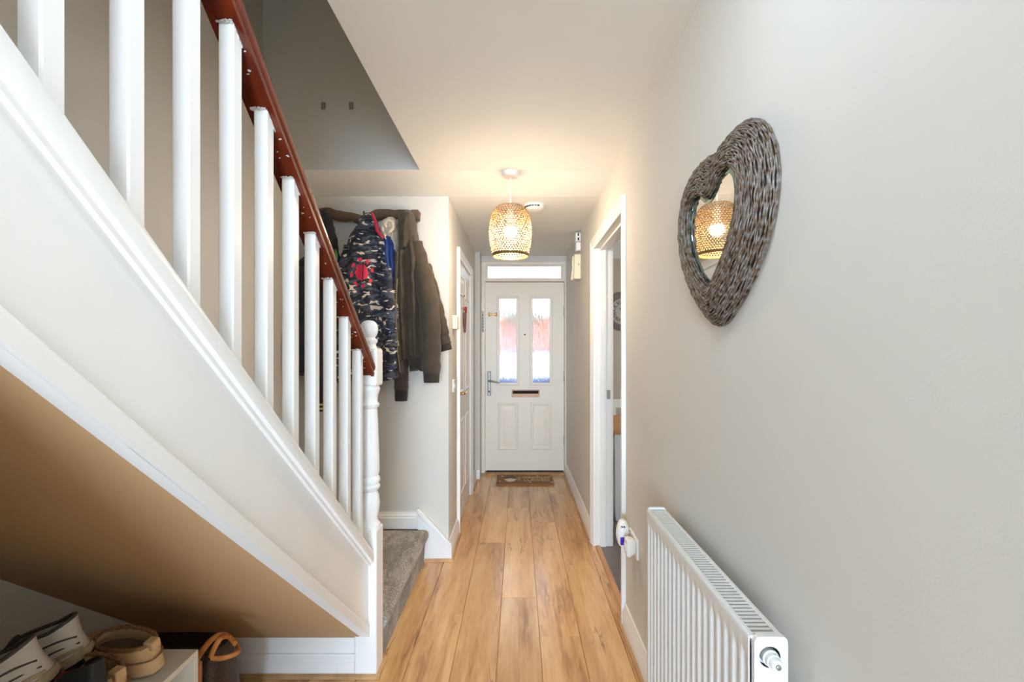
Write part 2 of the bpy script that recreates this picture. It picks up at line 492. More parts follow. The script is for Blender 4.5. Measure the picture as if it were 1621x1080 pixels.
# ------------------------------------------------------------------ skirting boards and floor beading
def skirt_profile(h=0.112, t=0.018):
    return [(0, 0), (t, 0), (t, h * 0.66), (t * 0.8, h * 0.72), (t * 0.8, h * 0.80), (t * 0.45, h * 0.9), (t * 0.4, h), (0, h)]
def quad_profile(o, r=0.014):
    return [(o, 0)] + [(o + r * cos(a * pi / 10), r * sin(a * pi / 10)) for a in range(0, 6)]
def skirt(name, side, y0, y1, wall, label, bead=True, h=0.112):
    """skirting along y on a wall; side -1 faces -x, +1 faces +x."""
    o = B().prism([(wall + side * a, z) for a, z in skirt_profile(h)], 'y', y0, y1).build(name, SATIN, smooth=30)
    struct(o, label)
    if bead:
        B().prism([(wall + side * a, z) for a, z in quad_profile(0.018)], 'y', y0, y1).build('floor_beading', BEAD, o, smooth=30)
    return o
skirt('baseboard_right', -1, -0.75, 2.155, XR, 'white skirting board behind the radiator')
skirt('baseboard_right_far', -1, 3.112, 4.80, XR, 'white skirting board past the kitchen doorway', h=0.12)
skirt('baseboard_hall_left', 1, YC - 0.02, 3.243, XH, 'short white skirting board before the panel door')
skirt('baseboard_hall_end', 1, 4.198, 4.60, XH, 'short white skirting board after the panel door')
pl = B().prism([(4.60 - a, z) for a, z in skirt_profile(0.1)], 'x', XH + 0.018, -0.385).build('baseboard_pilaster', SATIN, smooth=30)
struct(pl, 'white skirting block on the pier beside the front door')
B().prism([(4.60 - a, z) for a, z in quad_profile(0.018)], 'x', XH + 0.018, -0.375).build('floor_beading', BEAD, pl, smooth=30)
bc = B().prism([(YC - a, 0.196 + z) for a, z in skirt_profile(0.10)], 'x', XL, -0.626).build('baseboard_coats', GLOSS, smooth=30)
struct(bc, 'white skirting board behind the carpeted step')
rk = B().prism([(-0.626, 0.0), (-0.626, 0.316), (-0.618, 0.316), (-0.414, 0.094), (-0.414, 0.0)], 'y', YC - 0.024, YC).build('raking_end', GLOSS, bc, bevel=0.002)
B().prism([(-0.628, 0.296), (-0.628, 0.322), (-0.616, 0.322), (-0.412, 0.100), (-0.412, 0.078)], 'y', YC - 0.031, YC - 0.02).build('raking_moulding', GLOSS, bc, bevel=0.003)
B().prism([(YC - 0.024 - a, z) for a, z in quad_profile(0.0)], 'x', -0.58, -0.404).build('floor_beading', BEAD, bc, smooth=30)

# ------------------------------------------------------------------ door architraves
def architrave(bld_map, u0, u1, top, w=0.062, t=0.02):
    """moulded surround: list of builders (two legs, one head) in plane (u, z), standing proud by t."""
    prof = [(0, 0), (0, t), (w * 0.25, t), (w * 0.35, t * 0.78), (w * 0.55, t * 0.78), (w * 0.65, t * 0.6), (w * 0.92, t * 0.5), (w, t * 0.35), (w, 0)]
    out = []
    for sgn, u in ((-1, u0), (1, u1)):
        r0 = []; r1 = []
        for a, d in prof:
            uu = u + sgn * (w - a)
            r0.append(bld_map(uu, 0.0, d)); r1.append(bld_map(uu, top + (w - a), d))
        out.append(B().loft([r0, r1]))
    r0 = []; r1 = []
    for a, d in prof:
        r0.append(bld_map(u0 - (w - a), top + (w - a), d)); r1.append(bld_map(u1 + (w - a), top + (w - a), d))
    out.append(B().loft([r0, r1]))
    return out

# kitchen doorway (right)
tr = empty('trim_1', (XR, (DN + DF) / 2, 0), 'white door lining and moulded architrave of the kitchen doorway', None, kind='structure')
for b in architrave(lambda u, z, d: (XR - d, u, z), DN, DF, DT - 0.006): b.build('architrave', SATIN, tr, smooth=25)
for b in architrave(lambda u, z, d: (XR + 0.115 + d, u, z), DN, DF, DT - 0.006): b.build('architrave', SATIN, tr, smooth=25)
B().box(XR, XR + 0.115, DF - 0.003, DF + 0.03, 0, DT).build('door_jamb', SATIN, tr)
B().box(XR, XR + 0.115, DN - 0.03, DN + 0.003, 0, DT).build('door_jamb', SATIN, tr)
B().box(XR, XR + 0.115, DN - 0.03, DF + 0.03, DT - 0.003, DT + 0.03).build('door_head', SATIN, tr)
B().box(XR + 0.035, XR + 0.075, DF - 0.016, DF - 0.003, 0, DT - 0.003).build('door_stop', SATIN, tr, bevel=0.002)
B().box(XR + 0.035, XR + 0.075, DN + 0.003, DN + 0.016, 0, DT - 0.003).build('door_stop', SATIN, tr, bevel=0.002)
B().box(XR + 0.035, XR + 0.075, DN + 0.016, DF - 0.016, DT - 0.016, DT - 0.003).build('door_stop', SATIN, tr, bevel=0.002)
B().box(XR + 0.082, XR + 0.105, DF - 0.006, DF - 0.003, 0.985, 1.045).build('strike_plate', CHROME, tr, bevel=0.001)
B().prism([(XR + 0.004, 0.0), (XR + 0.010, 0.007), (XR + 0.032, 0.007), (XR + 0.040, 0.0)], 'y', DN - 0.0, DF).build('threshold_strip', THRESH, tr)

# ------------------------------------------------------------------ kitchen beyond the doorway
struct(B().box(XR + 0.02, 3.4, 1.2, 5.3, -0.08, 0.0).build('floor_kitchen', KFLOOR), 'dark grey kitchen floor beyond the doorway')
struct(B().box(XR + 0.02, 3.4, 1.2, 5.3, 2.35, 2.45).build('ceiling_kitchen', CEIL), 'kitchen ceiling')
struct(B().box(XR + 0.02, 3.4, 5.15, 5.25, 0, 2.4).build('wall_kitchen_end', KWALL), 'taupe kitchen wall with the round clock')
struct(B().box(XR + 0.02, 3.4, 1.2, 1.3, 0, 2.4).build('wall_kitchen_near', KWALL), 'near kitchen wall')
struct(B().holed(lambda u, v, t: (t, u, v), 1.2, 5.3, 0, 2.4, [(2.7, 4.5, 0.95, 2.1)], 3.35, 3.45).build('wall_kitchen_side', KWALL), 'kitchen side wall with an invented window opening')
kb = B().prism([(5.15 - a, z) for a, z in skirt_profile(0.11)], 'x', XR + 0.12, 3.3).build('baseboard_kitchen', SATIN, smooth=30)
struct(kb, 'white kitchen skirting board')

# ------------------------------------------------------------------ front door
def glass_material():
    m = bpy.data.materials.new('rain_textured_glass'); m.use_nodes = True
    n, l = nodes_of(m); p = n['Principled BSDF']
    p.inputs['Base Color'].default_value = (0.97, 0.98, 1.0, 1)
    p.inputs['Transmission Weight'].default_value = 1.0
    p.inputs['Roughness'].default_value = 0.10
    p.inputs['IOR'].default_value = 1.35
    tc = n.new('ShaderNodeTexCoord')
    mp = n.new('ShaderNodeMapping'); mp.inputs['Scale'].default_value = (1.0, 1.0, 0.16)
    a = n.new('ShaderNodeTexNoise'); a.inputs['Scale'].default_value = 85; a.inputs['Detail'].default_value = 2; a.inputs['Distortion'].default_value = 0.4
    l.new(tc.outputs['Object'], mp.inputs['Vector']); l.new(mp.outputs['Vector'], a.inputs['Vector'])
    bp = n.new('ShaderNodeBump'); bp.inputs['Strength'].default_value = 0.4; bp.inputs['Distance'].default_value = 0.006
    l.new(a.outputs['Fac'], bp.inputs['Height']); l.new(bp.outputs['Normal'], p.inputs['Normal'])
    return m
RAIN = glass_material()

XZ = lambda y: (lambda u, v, t: (u, y + t, v))
fd = empty('door_1', ((FL + FR) / 2, YD, 0), 'white front door with two obscured glass panes and a fanlight', None, kind='structure')
LX0, LX1, LZ0, LZ1 = -0.345, 0.488, 0.035, 2.034
TZ0, TZ1 = 2.066, 2.212       # fanlight opening
B().holed(XZ(0), FL, FR, 0.0, FT, [(LX0 - 0.004, LX1 + 0.004, -0.1, LZ1 + 0.006), (-0.334, 0.467, TZ0, TZ1)], 4.795, 4.90).build('door_frame', UPVC, fd, bevel=0.003)
B().holed(XZ(0), -0.334, 0.467, TZ0, TZ1, [(-0.320, 0.453, TZ0 + 0.012, TZ1 - 0.012)], 4.812, 4.835).build('fanlight_bead', UPVC, fd, bevel=0.002)
B().box(-0.326, 0.459, 4.838, 4.852, TZ0 + 0.004, TZ1 - 0.004).build('fanlight_pane', RAIN, fd)
G = [(-0.200, -0.012, 0.965, 1.862), (0.150, 0.340, 0.965, 1.862)]
leaf = B().holed(XZ(0), LX0, LX1, LZ0, LZ1, G, YD, YD + 0.045).build('door_leaf', UPVC, fd, bevel=0.002)
for g in G:
    B().box(g[0] - 0.002, g[1] + 0.002, YD + 0.014, YD + 0.026, g[2] - 0.002, g[3] + 0.002).build('glass_pane', RAIN, fd)
    w = 0.026
    B().holed(XZ(0), g[0] - w, g[1] + w, g[2] - w, g[3] + w, [(g[0] + 0.004, g[1] - 0.004, g[2] + 0.004, g[3] - 0.004)], YD - 0.010, YD + 0.004).build('glazing_cassette', UPVC, fd, bevel=0.006, seg=3)
def raised_panel(bmap, u0, u1, v0, v1, parent, mat, w=0.03, h=0.006, name='panel'):
    """embossed panel: outer ridge, groove, raised field."""
    rings = []
    for ins, d in ((0, 0.0), (w * 0.2, h), (w * 0.5, h), (w * 0.9, 0.0008), (w * 1.3, 0.0008), (w * 2.3, h * 0.8)):
        a0, a1, b0, b1 = u0 + ins, u1 - ins, v0 + ins, v1 - ins
        rings.append([bmap(a0, b0, d), bmap(a1, b0, d), bmap(a1, b1, d), bmap(a0, b1, d)])
    return B().loft(rings, cap=(False, True)).build(name, mat, parent)
for u0, u1 in ((-0.213, 0.003), (0.135, 0.353)):
    raised_panel(lambda u, v, d: (u, YD - 0.0015 - d, v), u0, u1, 0.255, 0.755, leaf, UPVC, w=0.035, h=0.006)
# letter plate with brush
lp = B().holed(XZ(0), -0.066, 0.228, 0.818, 0.892, [(-0.054, 0.216, 0.852, 0.882)], YD - 0.012, YD).build('letter_plate', BRONZE, fd, bevel=0.003)
B().box(-0.054, 0.216, YD - 0.008, YD, 0.852, 0.882).build('brush', BLACKBR, lp)
# lever handle on a long plate
hp = B().box(-0.323, -0.287, YD - 0.012, YD, 0.83, 1.09).build('handle_plate', CHROME, fd, bevel=0.006, seg=3)
B().tube([(-0.305, YD - 0.012, 0.988), (-0.305, YD - 0.05, 0.988), (-0.285, YD - 0.058, 0.986), (-0.24, YD - 0.058, 0.978), (-0.19, YD - 0.054, 0.972)], [0.010, 0.010, 0.010, 0.009, 0.007], 10).build('lever', CHROME, hp, smooth=50)
B().lathe([(0.009, 0), (0.009, -0.004)], (-0.305, YD - 0.012, 0.875), 14, 'y').build('keyhole', DARK, hp)
B().lathe([(0.008, 0), (0.008, -0.004), (0.005, -0.006)], (0.072, YD - 0.0, 1.478), 14, 'y').build('spyhole', DARK, fd)
for z in (1.72, 1.03, 0.36):
    B().lathe([(0.008, -0.055), (0.008, 0.055)], (0.494, YD - 0.008, z), 10, 'z').build('hinge', CHROME, fd, smooth=40)
lk = B().box(-0.379, -0.362, 4.788, 4.796, 1.50, 1.725).build('lock_keep', CHROME, fd, bevel=0.001)
for i in range(6):
    B().box(-0.375, -0.366, 4.785, 4.789, 1.515 + i * 0.032, 1.53 + i * 0.032).build('keep_slot', DARK, lk)
B().box(-0.352, -0.346, 4.80, 4.806, 0.84, 1.08).build('lock_strip', CHROME, fd)
B().prism([(4.76, 0.0), (4.775, 0.016), (4.825, 0.020), (4.90, 0.022), (4.90, 0.0)], 'x', -0.385, 0.51).build('door_sill', BEAD, fd)
B().box(-0.335, 0.48, 4.826, 4.87, 0.018, 0.037).build('weather_strip', DARK, fd)

# brass bone stuck on the door
bone = B()
bone.tube([(-0.303, YD - 0.008, 1.692), (-0.268, YD - 0.008, 1.692), (-0.232, YD - 0.008, 1.692)], 0.009, 10)
bo = empty('bone_ornament', (-0.268, YD - 0.002, 1.675), 'small brass bone-shaped ornament on the front door', 'ornament')
bone.build('shaft', BRASS, bo, smooth=50)
for x in (-0.305, -0.230):
    for z in (1.682, 1.702):
        B().sphere((x, YD - 0.009, z), 0.0115, 12, 8, (1, 0.8, 1)).build('knob', BRASS, bo, smooth=60)

# ------------------------------------------------------------------ panel door on the left
ld = empty('door_2', (XH, (LN + LF) / 2, 0), 'white panelled cupboard door with a brass lever handle', None, kind='structure')
for b in architrave(lambda u, z, d: (XH + d, u, z), LN, LF, DT - 0.006, t=0.022): b.build('architrave', SATIN, ld, smooth=25)
B().box(XH - 0.1, XH, LN - 0.03, LN, 0, DT).build('door_jamb', SATIN, ld)
B().box(XH - 0.1, XH, LF, LF + 0.03, 0, DT).build('door_jamb', SATIN, ld)
B().box(XH - 0.1, XH, LN - 0.03, LF + 0.03, DT - 0.01, DT + 0.03).build('door_head', SATIN, ld)
XD = XH - 0.004
lleaf = B().box(XD - 0.04, XD, LN + 0.003, LF - 0.003, 0.008, DT - 0.012).build('door_leaf', SATIN, ld)
wy = LF - LN
for a0, a1 in ((LN + 0.10, LN + wy / 2 - 0.045), (LN + wy / 2 + 0.045, LF - 0.10)):
    for z0, z1 in ((0.20, 0.78), (0.98, 1.66), (1.73, 1.89)):
        raised_panel(lambda u, v, d: (XD + 0.001 + d, u, v), a0, a1, z0, z1, lleaf, SATIN, w=0.026, h=0.007)
rose = B().lathe([(0.024, 0), (0.024, 0.006), (0.018, 0.010), (0.010, 0.012), (0.010, 0.04)], (XD, LN + 0.055, 0.99), 18, 'x').build('handle_rose', BRASS, ld, smooth=40)
B().tube([(XD + 0.04, LN + 0.055, 0.99), (XD + 0.048, LN + 0.075, 0.99), (XD + 0.048, LN + 0.14, 0.992), (XD + 0.046, LN + 0.17, 0.996)], [0.009, 0.009, 0.007, 0.008], 10).build('lever', BRASS, rose, smooth=50)
B().lathe([(0.012, 0), (0.012, 0.005), (0.005, 0.007)], (XD, LN + 0.055, 0.91), 14, 'x').build('escutcheon', BRASS, ld, smooth=40)

# hanging wooden star and heart on that door
WOODD = pmat('dark_driftwood', (120, 84, 62), 0.7, var=0.25, var_scale=20, bump=0.3)
REDF = pmat('red_felt', (176, 52, 46), 0.9, var=0.15, var_scale=60)
TWINE = pmat('pale_twine', (214, 196, 160), 0.9, var=0.1)
hd = empty('hanging_decoration', (XD + 0.004, 3.62, 1.47), 'small wooden heart decoration with red trim hung on the panel door', 'decoration')
def flat_heart(c, w, h, x0, x1):
    poly = []
    for i in range(28):
        t = 2 * pi * i / 28
        poly.append((c[0] + w * 16 * sin(t) ** 3 / 32, c[1] + h * (13 * cos(t) - 5 * cos(2 * t) - 2 * cos(3 * t) - cos(4 * t)) / 29))
    return B().prism(poly, 'x', x0, x1)
flat_heart((3.62, 1.545), 0.11, 0.16, XD + 0.010, XD + 0.024).build('wooden_heart', WOODD, hd, smooth=40)
flat_heart((3.645, 1.635), 0.07, 0.06, XD + 0.014, XD + 0.028).build('red_bow', REDF, hd, smooth=40)
B().tube([(XD + 0.016, 3.62, 1.59), (XD + 0.012, 3.622, 1.66), (XD + 0.008, 3.625, 1.74)], 0.0025, 6).build('twine', TWINE, hd)
B().tube([(XD + 0.008, 3.61, 1.74), (XD + 0.014, 3.625, 1.75), (XD + 0.008, 3.64, 1.74)], 0.004, 6).build('hook', BRASS, hd)

# ------------------------------------------------------------------ staircase
st = empty('staircase', (-1.0, 1.0, 0), 'white painted staircase with mahogany handrail and grey carpet', 'staircase')
YN0, YN1 = 1.823, 1.913; XN0, XN1 = -0.657, -0.567
def zb(y): return 0.148 + M * (1.838 - y)          # string underside
def zl(y): return 0.474 + M * (1.794 - y)          # underside of the base rail
def zu(y): return 1.2225 + M * (1.80 - y)          # underside of the handrail
YE = -0.62
def sweep(poly, zf, y0, y1):
    """profile (x, h) carried along the pitch line zf(y)."""
    return B().loft([[(x, y0, zf(y0) + h) for x, h in poly], [(x, y1, zf(y1) + h) for x, h in poly]])
string = B().prism([(YN0, zb(YN0)), (YN0, zl(YN0) + 0.01), (YE, zl(YE) + 0.01), (YE, zb(YE))], 'x', -0.632, -0.600).build('outer_string', GLOSS, st)
sweep([(-0.602, 0.0), (-0.594, 0.0), (-0.593, 0.036), (-0.598, 0.044), (-0.602, 0.044)], zb, YN0, YE).build('string_trim', GLOSS, string, smooth=30)
sweep([(-0.606, -0.004), (-0.590, -0.004), (-0.588, 0.006), (-0.579, 0.010), (-0.576, 0.020), (-0.576, 0.042), (-0.580, 0.056), (-0.588, 0.066), (-0.598, 0.070), (-0.640, 0.070), (-0.648, 0.060), (-0.648, 0.0)], zl, YN0 + 0.004, YE).build('base_rail', GLOSS, st, smooth=40)
# handrail
hr = [(-0.031, 0), (-0.017, 0), (-0.017, 0.004), (0.017, 0.004), (0.017, 0), (0.031, 0), (0.032, 0.012), (0.027, 0.017), (0.027, 0.021), (0.034, 0.026), (0.036, 0.036), (0.034, 0.050), (0.026, 0.062), (0.012, 0.069), (-0.012, 0.069), (-0.026, 0.062), (-0.034, 0.050), (-0.036, 0.036), (-0.034, 0.026), (-0.027, 0.021), (-0.027, 0.017), (-0.032, 0.012)]
rail = sweep([(-0.606 + x, h) for x, h in hr], zu, 1.818, YE).build('handrail', MAHOG, st, smooth=35)
# balusters
def ztop(y): return zu(y) + 0.004
def zbot(y): return zl(y) + 0.069
BW = 0.032; bx1 = -0.590; bx0 = bx1 - BW
def baluster_builder(yb):
    ya = yb - BW; c = 0.003
    pts = [(bx0 + c, ya), (bx1 - c, ya), (bx1, ya + c), (bx1, yb - c), (bx1 - c, yb), (bx0 + c, yb), (bx0, yb - c), (bx0, ya + c)]
    return B().loft([[(x, y, zbot(y)) for x, y in pts], [(x, y, ztop(y)) for x, y in pts]])
Y0B = 0.5945
first = None
for i in range(-4, 10):
    if first is None:
        first = baluster_builder(Y0B).build('baluster', GLOSS, st)
        first.location = (0, 0.1265 * i, -M * 0.1265 * i)
    else:
        copy_part(first, st, (0, 0.1265 * i, -M * 0.1265 * i))
# ragged old paint left on the rail round each baluster top
rng = random.Random(3)
for i in range(0, 10):
    yb = Y0B + 0.1265 * i; ya = yb - BW
    b = B()
    def fleck(p, u, v, n=7, r=0.006):
        p = Vector(p); u = Vector(u); v = Vector(v); nn = u.cross(v).normalized() * 0.0008
        ring = []
        for k in range(n):
            a = 2 * pi * k / n; rr = r * rng.uniform(0.35, 1.3)
            ring.append(p + u * cos(a) * rr * 1.5 + v * sin(a) * rr)
        b.loft([[tuple(q - nn) for q in ring], [tuple(q + nn) for q in ring]])
    d = Vector((0, -1, M)).normalized(); s_ = Vector((1, 0, 0)); up = Vector((0, 1, 1 / M)).normalized()
    # collar along the front and hall sides of the baluster head
    for k in range(5):
        x = bx0 + (k + 0.5) * BW / 5
        y = ya - 0.003
        fleck((x, y - 0.001, zu(y) - 0.001), s_, d, r=rng.uniform(0.003, 0.0055))
    for k in range(5):
        y = ya + (k + 0.5) * BW / 5
        fleck((bx1 + 0.001, y, zu(y) - 0.001), d, Vector((0, 0, 1)), r=rng.uniform(0.003, 0.0055))
    for k in range(6):
        y = yb + rng.uniform(0.005, 0.06); x = rng.uniform(bx0, bx1 + 0.012)
        fleck((x, y, zu(y) - 0.0008 + (0.004 if abs(x + 0.606) < 0.017 else 0)), s_, d, r=rng.uniform(0.001, 0.003))
    o = b.build('paint_chip', CHIP, rail); o['kind'] = 'stuff'
# newel post
nx, ny = (XN0 + XN1) / 2, (YN0 + YN1) / 2
np_ = B().box(XN0, XN1, YN0, YN1, 0.0, 0.585).build('newel_post', GLOSS, st, bevel=0.006, seg=3)
B().lathe([(0.030, 0.575), (0.044, 0.585), (0.045, 0.598), (0.036, 0.610), (0.033, 0.625), (0.040, 0.65), (0.0435, 0.685), (0.040, 0.715), (0.033, 0.735), (0.042, 0.744), (0.0445, 0.755), (0.039, 0.764), (0.0445, 0.775), (0.043, 0.788), (0.037, 0.797), (0.042, 0.815), (0.0415, 0.86), (0.036, 1.02), (0.033, 1.072), (0.040, 1.080), (0.042, 1.090), (0.034, 1.101), (0.0345, 1.12), (0.041, 1.142), (0.0435, 1.150), (0.0435, 1.157), (0.038, 1.168)], (nx, ny, 0), 28).build('turned_shaft', GLOSS, np_, smooth=40)
B().box(XN0, XN1, YN0, YN1, 1.165, 1.318).build('upper_block', GLOSS, np_, bevel=0.010, seg=3)
B().lathe([(0.036, 1.312), (0.030, 1.326), (0.027, 1.336), (0.034, 1.345), (0.035, 1.352), (0.028, 1.358), (0.024, 1.363), (0.030, 1.371), (0.0345, 1.383), (0.0362, 1.397), (0.0345, 1.411), (0.029, 1.423), (0.019, 1.431), (0.006, 1.434)], (nx, ny, 0), 28).build('ball_cap', GLOSS, np_, smooth=50)
B().prism([(YN0 - a, z) for a, z in quad_profile(0.0)], 'x', XN0, XN1 + 0.014).build('floor_beading', BEAD, np_, smooth=30)
B().prism([(XN1 + a, z) for a, z in quad_profile(0.0)], 'y', YN0 - 0.014, YN1 + 0.02).build('floor_beading', BEAD, np_, smooth=30)
# soffit and closing panel below
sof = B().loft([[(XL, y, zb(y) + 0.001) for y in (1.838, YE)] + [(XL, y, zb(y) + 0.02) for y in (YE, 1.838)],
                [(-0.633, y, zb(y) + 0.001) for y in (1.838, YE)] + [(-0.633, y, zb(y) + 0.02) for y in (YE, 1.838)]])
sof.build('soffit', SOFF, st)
ep = B().box(XL, XN0, 1.842, 1.862, 0.0, 0.155).build('end_panel', GLOSS, st)
B().prism([(1.842 - a, z) for a, z in skirt_profile(0.085)], 'x', XL, XN0).build('skirting', GLOSS, ep, smooth=30)
B().prism([(1.842 - a, z) for a, z in quad_profile(0.018)], 'x', XL, XN0).build('floor_beading', BEAD, ep, smooth=30)
# carpeted quarter landing at the foot and carpeted treads
prof = [(XL, 0.0), (-0.580, 0.0), (-0.574, 0.10), (-0.568, 0.138), (-0.557, 0.150), (-0.551, 0.163), (-0.551, 0.175), (-0.557, 0.187), (-0.568, 0.194), (-0.585, 0.196), (XL, 0.196)]
def ring(y, k):
    return [(x - (k if x > -0.7 else 0), y, z - (0.4 * k if z > 0.12 else 0)) for x, z in prof]
B().loft([ring(1.914, 0.0), ring(2.795, 0.0), ring(2.818, 0.004), ring(2.832, 0.016)]).build('carpeted_landing', CARPET, st, smooth=50)
for k in range(2, 13):
    yk = 1.870 - 0.22 * (k - 2)
    z1 = 0.196 * k
    B().prism([(yk, z1 - 0.196 + 0.001), (yk, z1 - 0.035), (yk + 0.018, z1 - 0.028), (yk + 0.024, z1 - 0.015), (yk + 0.018, z1 - 0.004), (yk + 0.004, z1),
               (yk - 0.218, z1), (yk - 0.218, z1 - 0.03), (yk - 0.02, z1 - 0.03), (yk - 0.02, z1 - 0.195)], 'x', XL, -0.633).build('carpeted_tread', CARPET, st, smooth=40)
struct(B().box(XL, XO, -2.5, -0.56, 2.30, 2.55).build('floor_landing', CARPET), 'carpeted upstairs landing')

# added unseen boarding, closes the underside of the flight to window daylight
yq = 0.30
blocker = B().prism([(-0.74, 0.0), (yq, 0.0), (yq, zb(yq)), (-0.74, min(2.3, zb(-0.74)))], 'x', -0.632, -0.612)
struct(blocker.build('wall_daylight_block', GLOSS), 'white boarding added under the stairs to block daylight')
struct(B().box(XL, -0.632, -0.76, -0.74, 0.0, 2.30).build('wall_daylight_block_back', WALL), 'back board added under the stairs to block daylight')

# small fixings on the stairwell wall
FIX = pmat('grey_wall_fixing', (150, 138, 122), 0.6, var=0.05)
for i, (px, lab) in enumerate(((512, 'left one of two small grey fixings on the stairwell wall'), (556, 'right one of two small grey fixings on the stairwell wall'))):
    y = YO; x = (px - 820) * y / F; z = CZ + (555 - 168) * y / F
    o = B().box(x - 0.011, x + 0.011, y - 0.008, y, z - 0.018, z + 0.018).build('wall_fixing', FIX, bevel=0.002)
    tag(o, lab, 'fixing', 'fixings on the stairwell wall')

# ------------------------------------------------------------------ pendant lamp
LX, LY = -0.042, 2.52
lz = H0 - 0.001
lamp = empty('pendant_lamp', (LX, LY, 1.83), 'lit pendant lamp with a perforated gold shade hanging in the hall', 'lamp')
B().lathe([(0.047, 0.0), (0.047, -0.012), (0.043, -0.026), (0.030, -0.031), (0.006, -0.033)], (LX, LY, lz), 28).build('ceiling_rose', PLASTIC, lamp, smooth=40)
B().tube([(LX, LY, lz - 0.03), (LX, LY, 2.075)], 0.0045, 10).build('cord', PLASTIC, lamp, smooth=50)
B().lathe([(0.008, 2.105), (0.019, 2.095), (0.021, 2.05), (0.017, 2.045)], (LX, LY, 0), 20).build('lamp_holder', PLASTIC, lamp, smooth=40)
GOLD = pmat('gold_perforated_metal', (128, 98, 58), 0.42, metal=0.35, var=0.08, var_scale=30)
BULB = pmat('warm_bulb_glow', (255, 244, 224), 0.4, emit=(1.0, 0.795, 0.565, 1), estr=530.0, var=0.01)
prof = [(0.072, 2.104), (0.083, 2.096), (0.095, 2.080), (0.106, 2.057), (0.114, 2.028), (0.118, 1.995), (0.119, 1.962), (0.1165, 1.925), (0.111, 1.885), (0.103, 1.848), (0.098, 1.832)]
def resample(prof, n):
    P = [Vector((a, b)) for a, b in prof]; L = [0]
    for i in range(1, len(P)): L.append(L[-1] + (P[i] - P[i - 1]).length)
    out = []
    for k in range(n + 1):
        t = L[-1] * k / n
        i = max(j for j in range(len(L)) if L[j] <= t + 1e-9); i = min(i, len(P) - 2)
        f_ = (t - L[i]) / (L[i + 1] - L[i]); out.append(tuple(P[i].lerp(P[i + 1], f_)))
    return out
R_, N_ = 23, 44
pr = resample(prof, R_)
sh = B(); V = []; Fq = []
def sp(k, i):
    r, z = pr[k]; a = 2 * pi * i / (2 * N_)
    return Vector((LX + r * cos(a), LY + r * sin(a), z))
for k in range(R_ + 1):
    for i in range(2 * N_): V.append(tuple(sp(k, i)))
for k in range(R_):
    for c in range(N_):
        i0 = 2 * c + (k % 2)
        idx = [k * 2 * N_ + (i0 + j) % (2 * N_) for j in (0, 1, 2)] + [(k + 1) * 2 * N_ + (i0 + j) % (2 * N_) for j in (2, 1, 0)]
        if k == R_ - 1:
            Fq.append(tuple(idx)); continue
        ctr = sum((Vector(V[q]) for q in idx), Vector()) / 6
        base = len(V)
        for q in idx:
            V.append(tuple(ctr + (Vector(V[q]) - ctr) * 0.74))
        for j in range(6):
            Fq.append((idx[j], idx[(j + 1) % 6], base + (j + 1) % 6, base + j))
sh.add(V, Fq)
so = sh.build('lamp_shade', GOLD, lamp, smooth=60)
md = so.modifiers.new('thickness', 'SOLIDIFY'); md.thickness = 0.0016; md.offset = 0
B().tube([(LX + 0.0985 * cos(2 * pi * i / 48), LY + 0.0985 * sin(2 * pi * i / 48), 1.832) for i in range(48)], 0.0025, 6, closed=True).build('shade_rim', GOLD, lamp, smooth=60)
for a in (0.3, 0.3 + 2 * pi / 3, 0.3 + 4 * pi / 3):
    B().tube([(LX + 0.018 * cos(a), LY + 0.018 * sin(a), 2.092), (LX + 0.045 * cos(a), LY + 0.045 * sin(a), 2.098), (LX + 0.0725 * cos(a), LY + 0.0725 * sin(a), 2.103)], 0.002, 6).build('shade_spoke', GOLD, lamp)
bl = B().lathe([(0.030, 1.992), (0.0338, 1.983), (0.0345, 1.973), (0.0315, 1.956), (0.023, 1.943), (0.008, 1.937)], (LX, LY, 0), 20).build('bulb', BULB, lamp, smooth=60)
B().lathe([(0.013, 2.048), (0.015, 2.040), (0.026, 2.014), (0.0328, 1.9895), (0.029, 1.988)], (LX, LY, 0), 20).build('bulb_collar', PLASTIC, bl, smooth=60)  # opaque collar added to hold the bulb's light off the ceiling

# added opal dome light out of view, in place of flash bounced off the ceiling
OPAL = pmat('added_light_glow', (245, 245, 240), 0.4, emit=(0.72, 0.87, 1.0, 1), estr=11.0, var=0.01)
cl = empty('added_dome_light', (0.0, 0.72, 2.22), 'added dome light out of view, standing in for bounced flash', 'added light')
B().lathe([(0.175, 0.0), (0.175, -0.014), (0.165, -0.018)], (0.0, 0.72, H0), 36).build('base_ring', PLASTIC, cl, smooth=40)
B().lathe([(0.162, -0.012), (0.160, -0.03), (0.145, -0.052), (0.11, -0.068), (0.06, -0.077), (0.01, -0.08)], (0.0, 0.72, H0), 36).build('opal_dome', OPAL, cl, smooth=60)

# smoke alarm
sy_ = 3.04; sz = zc(sy_) - 0.003
sa = empty('smoke_alarm', (0.11, sy_, sz - 0.03), 'round white smoke alarm on the ceiling behind the pendant lamp', 'smoke alarm')
B().lathe([(0.068, 0.003), (0.072, -0.004), (0.072, -0.010)], (0.11, sy_, sz), 32).build('mounting_base', PLASTIC, sa, smooth=40)
B().lathe([(0.064, -0.010), (0.062, -0.022), (0.052, -0.030), (0.030, -0.032)], (0.11, sy_, sz), 32).build('cover', PLASTIC, sa, smooth=40)
for k in range(7):
    a = pi * 1.05 + k * 0.30
    B().box(-0.008, 0.008, -0.0015, 0.0015, -0.004, 0.004).xform(Matrix.Translation((0.11 + 0.0635 * cos(a), sy_ + 0.0635 * sin(a), sz - 0.016)) @ Matrix.Rotation(a + pi / 2, 4, 'Z')).build('vent_slot', DARK, sa)

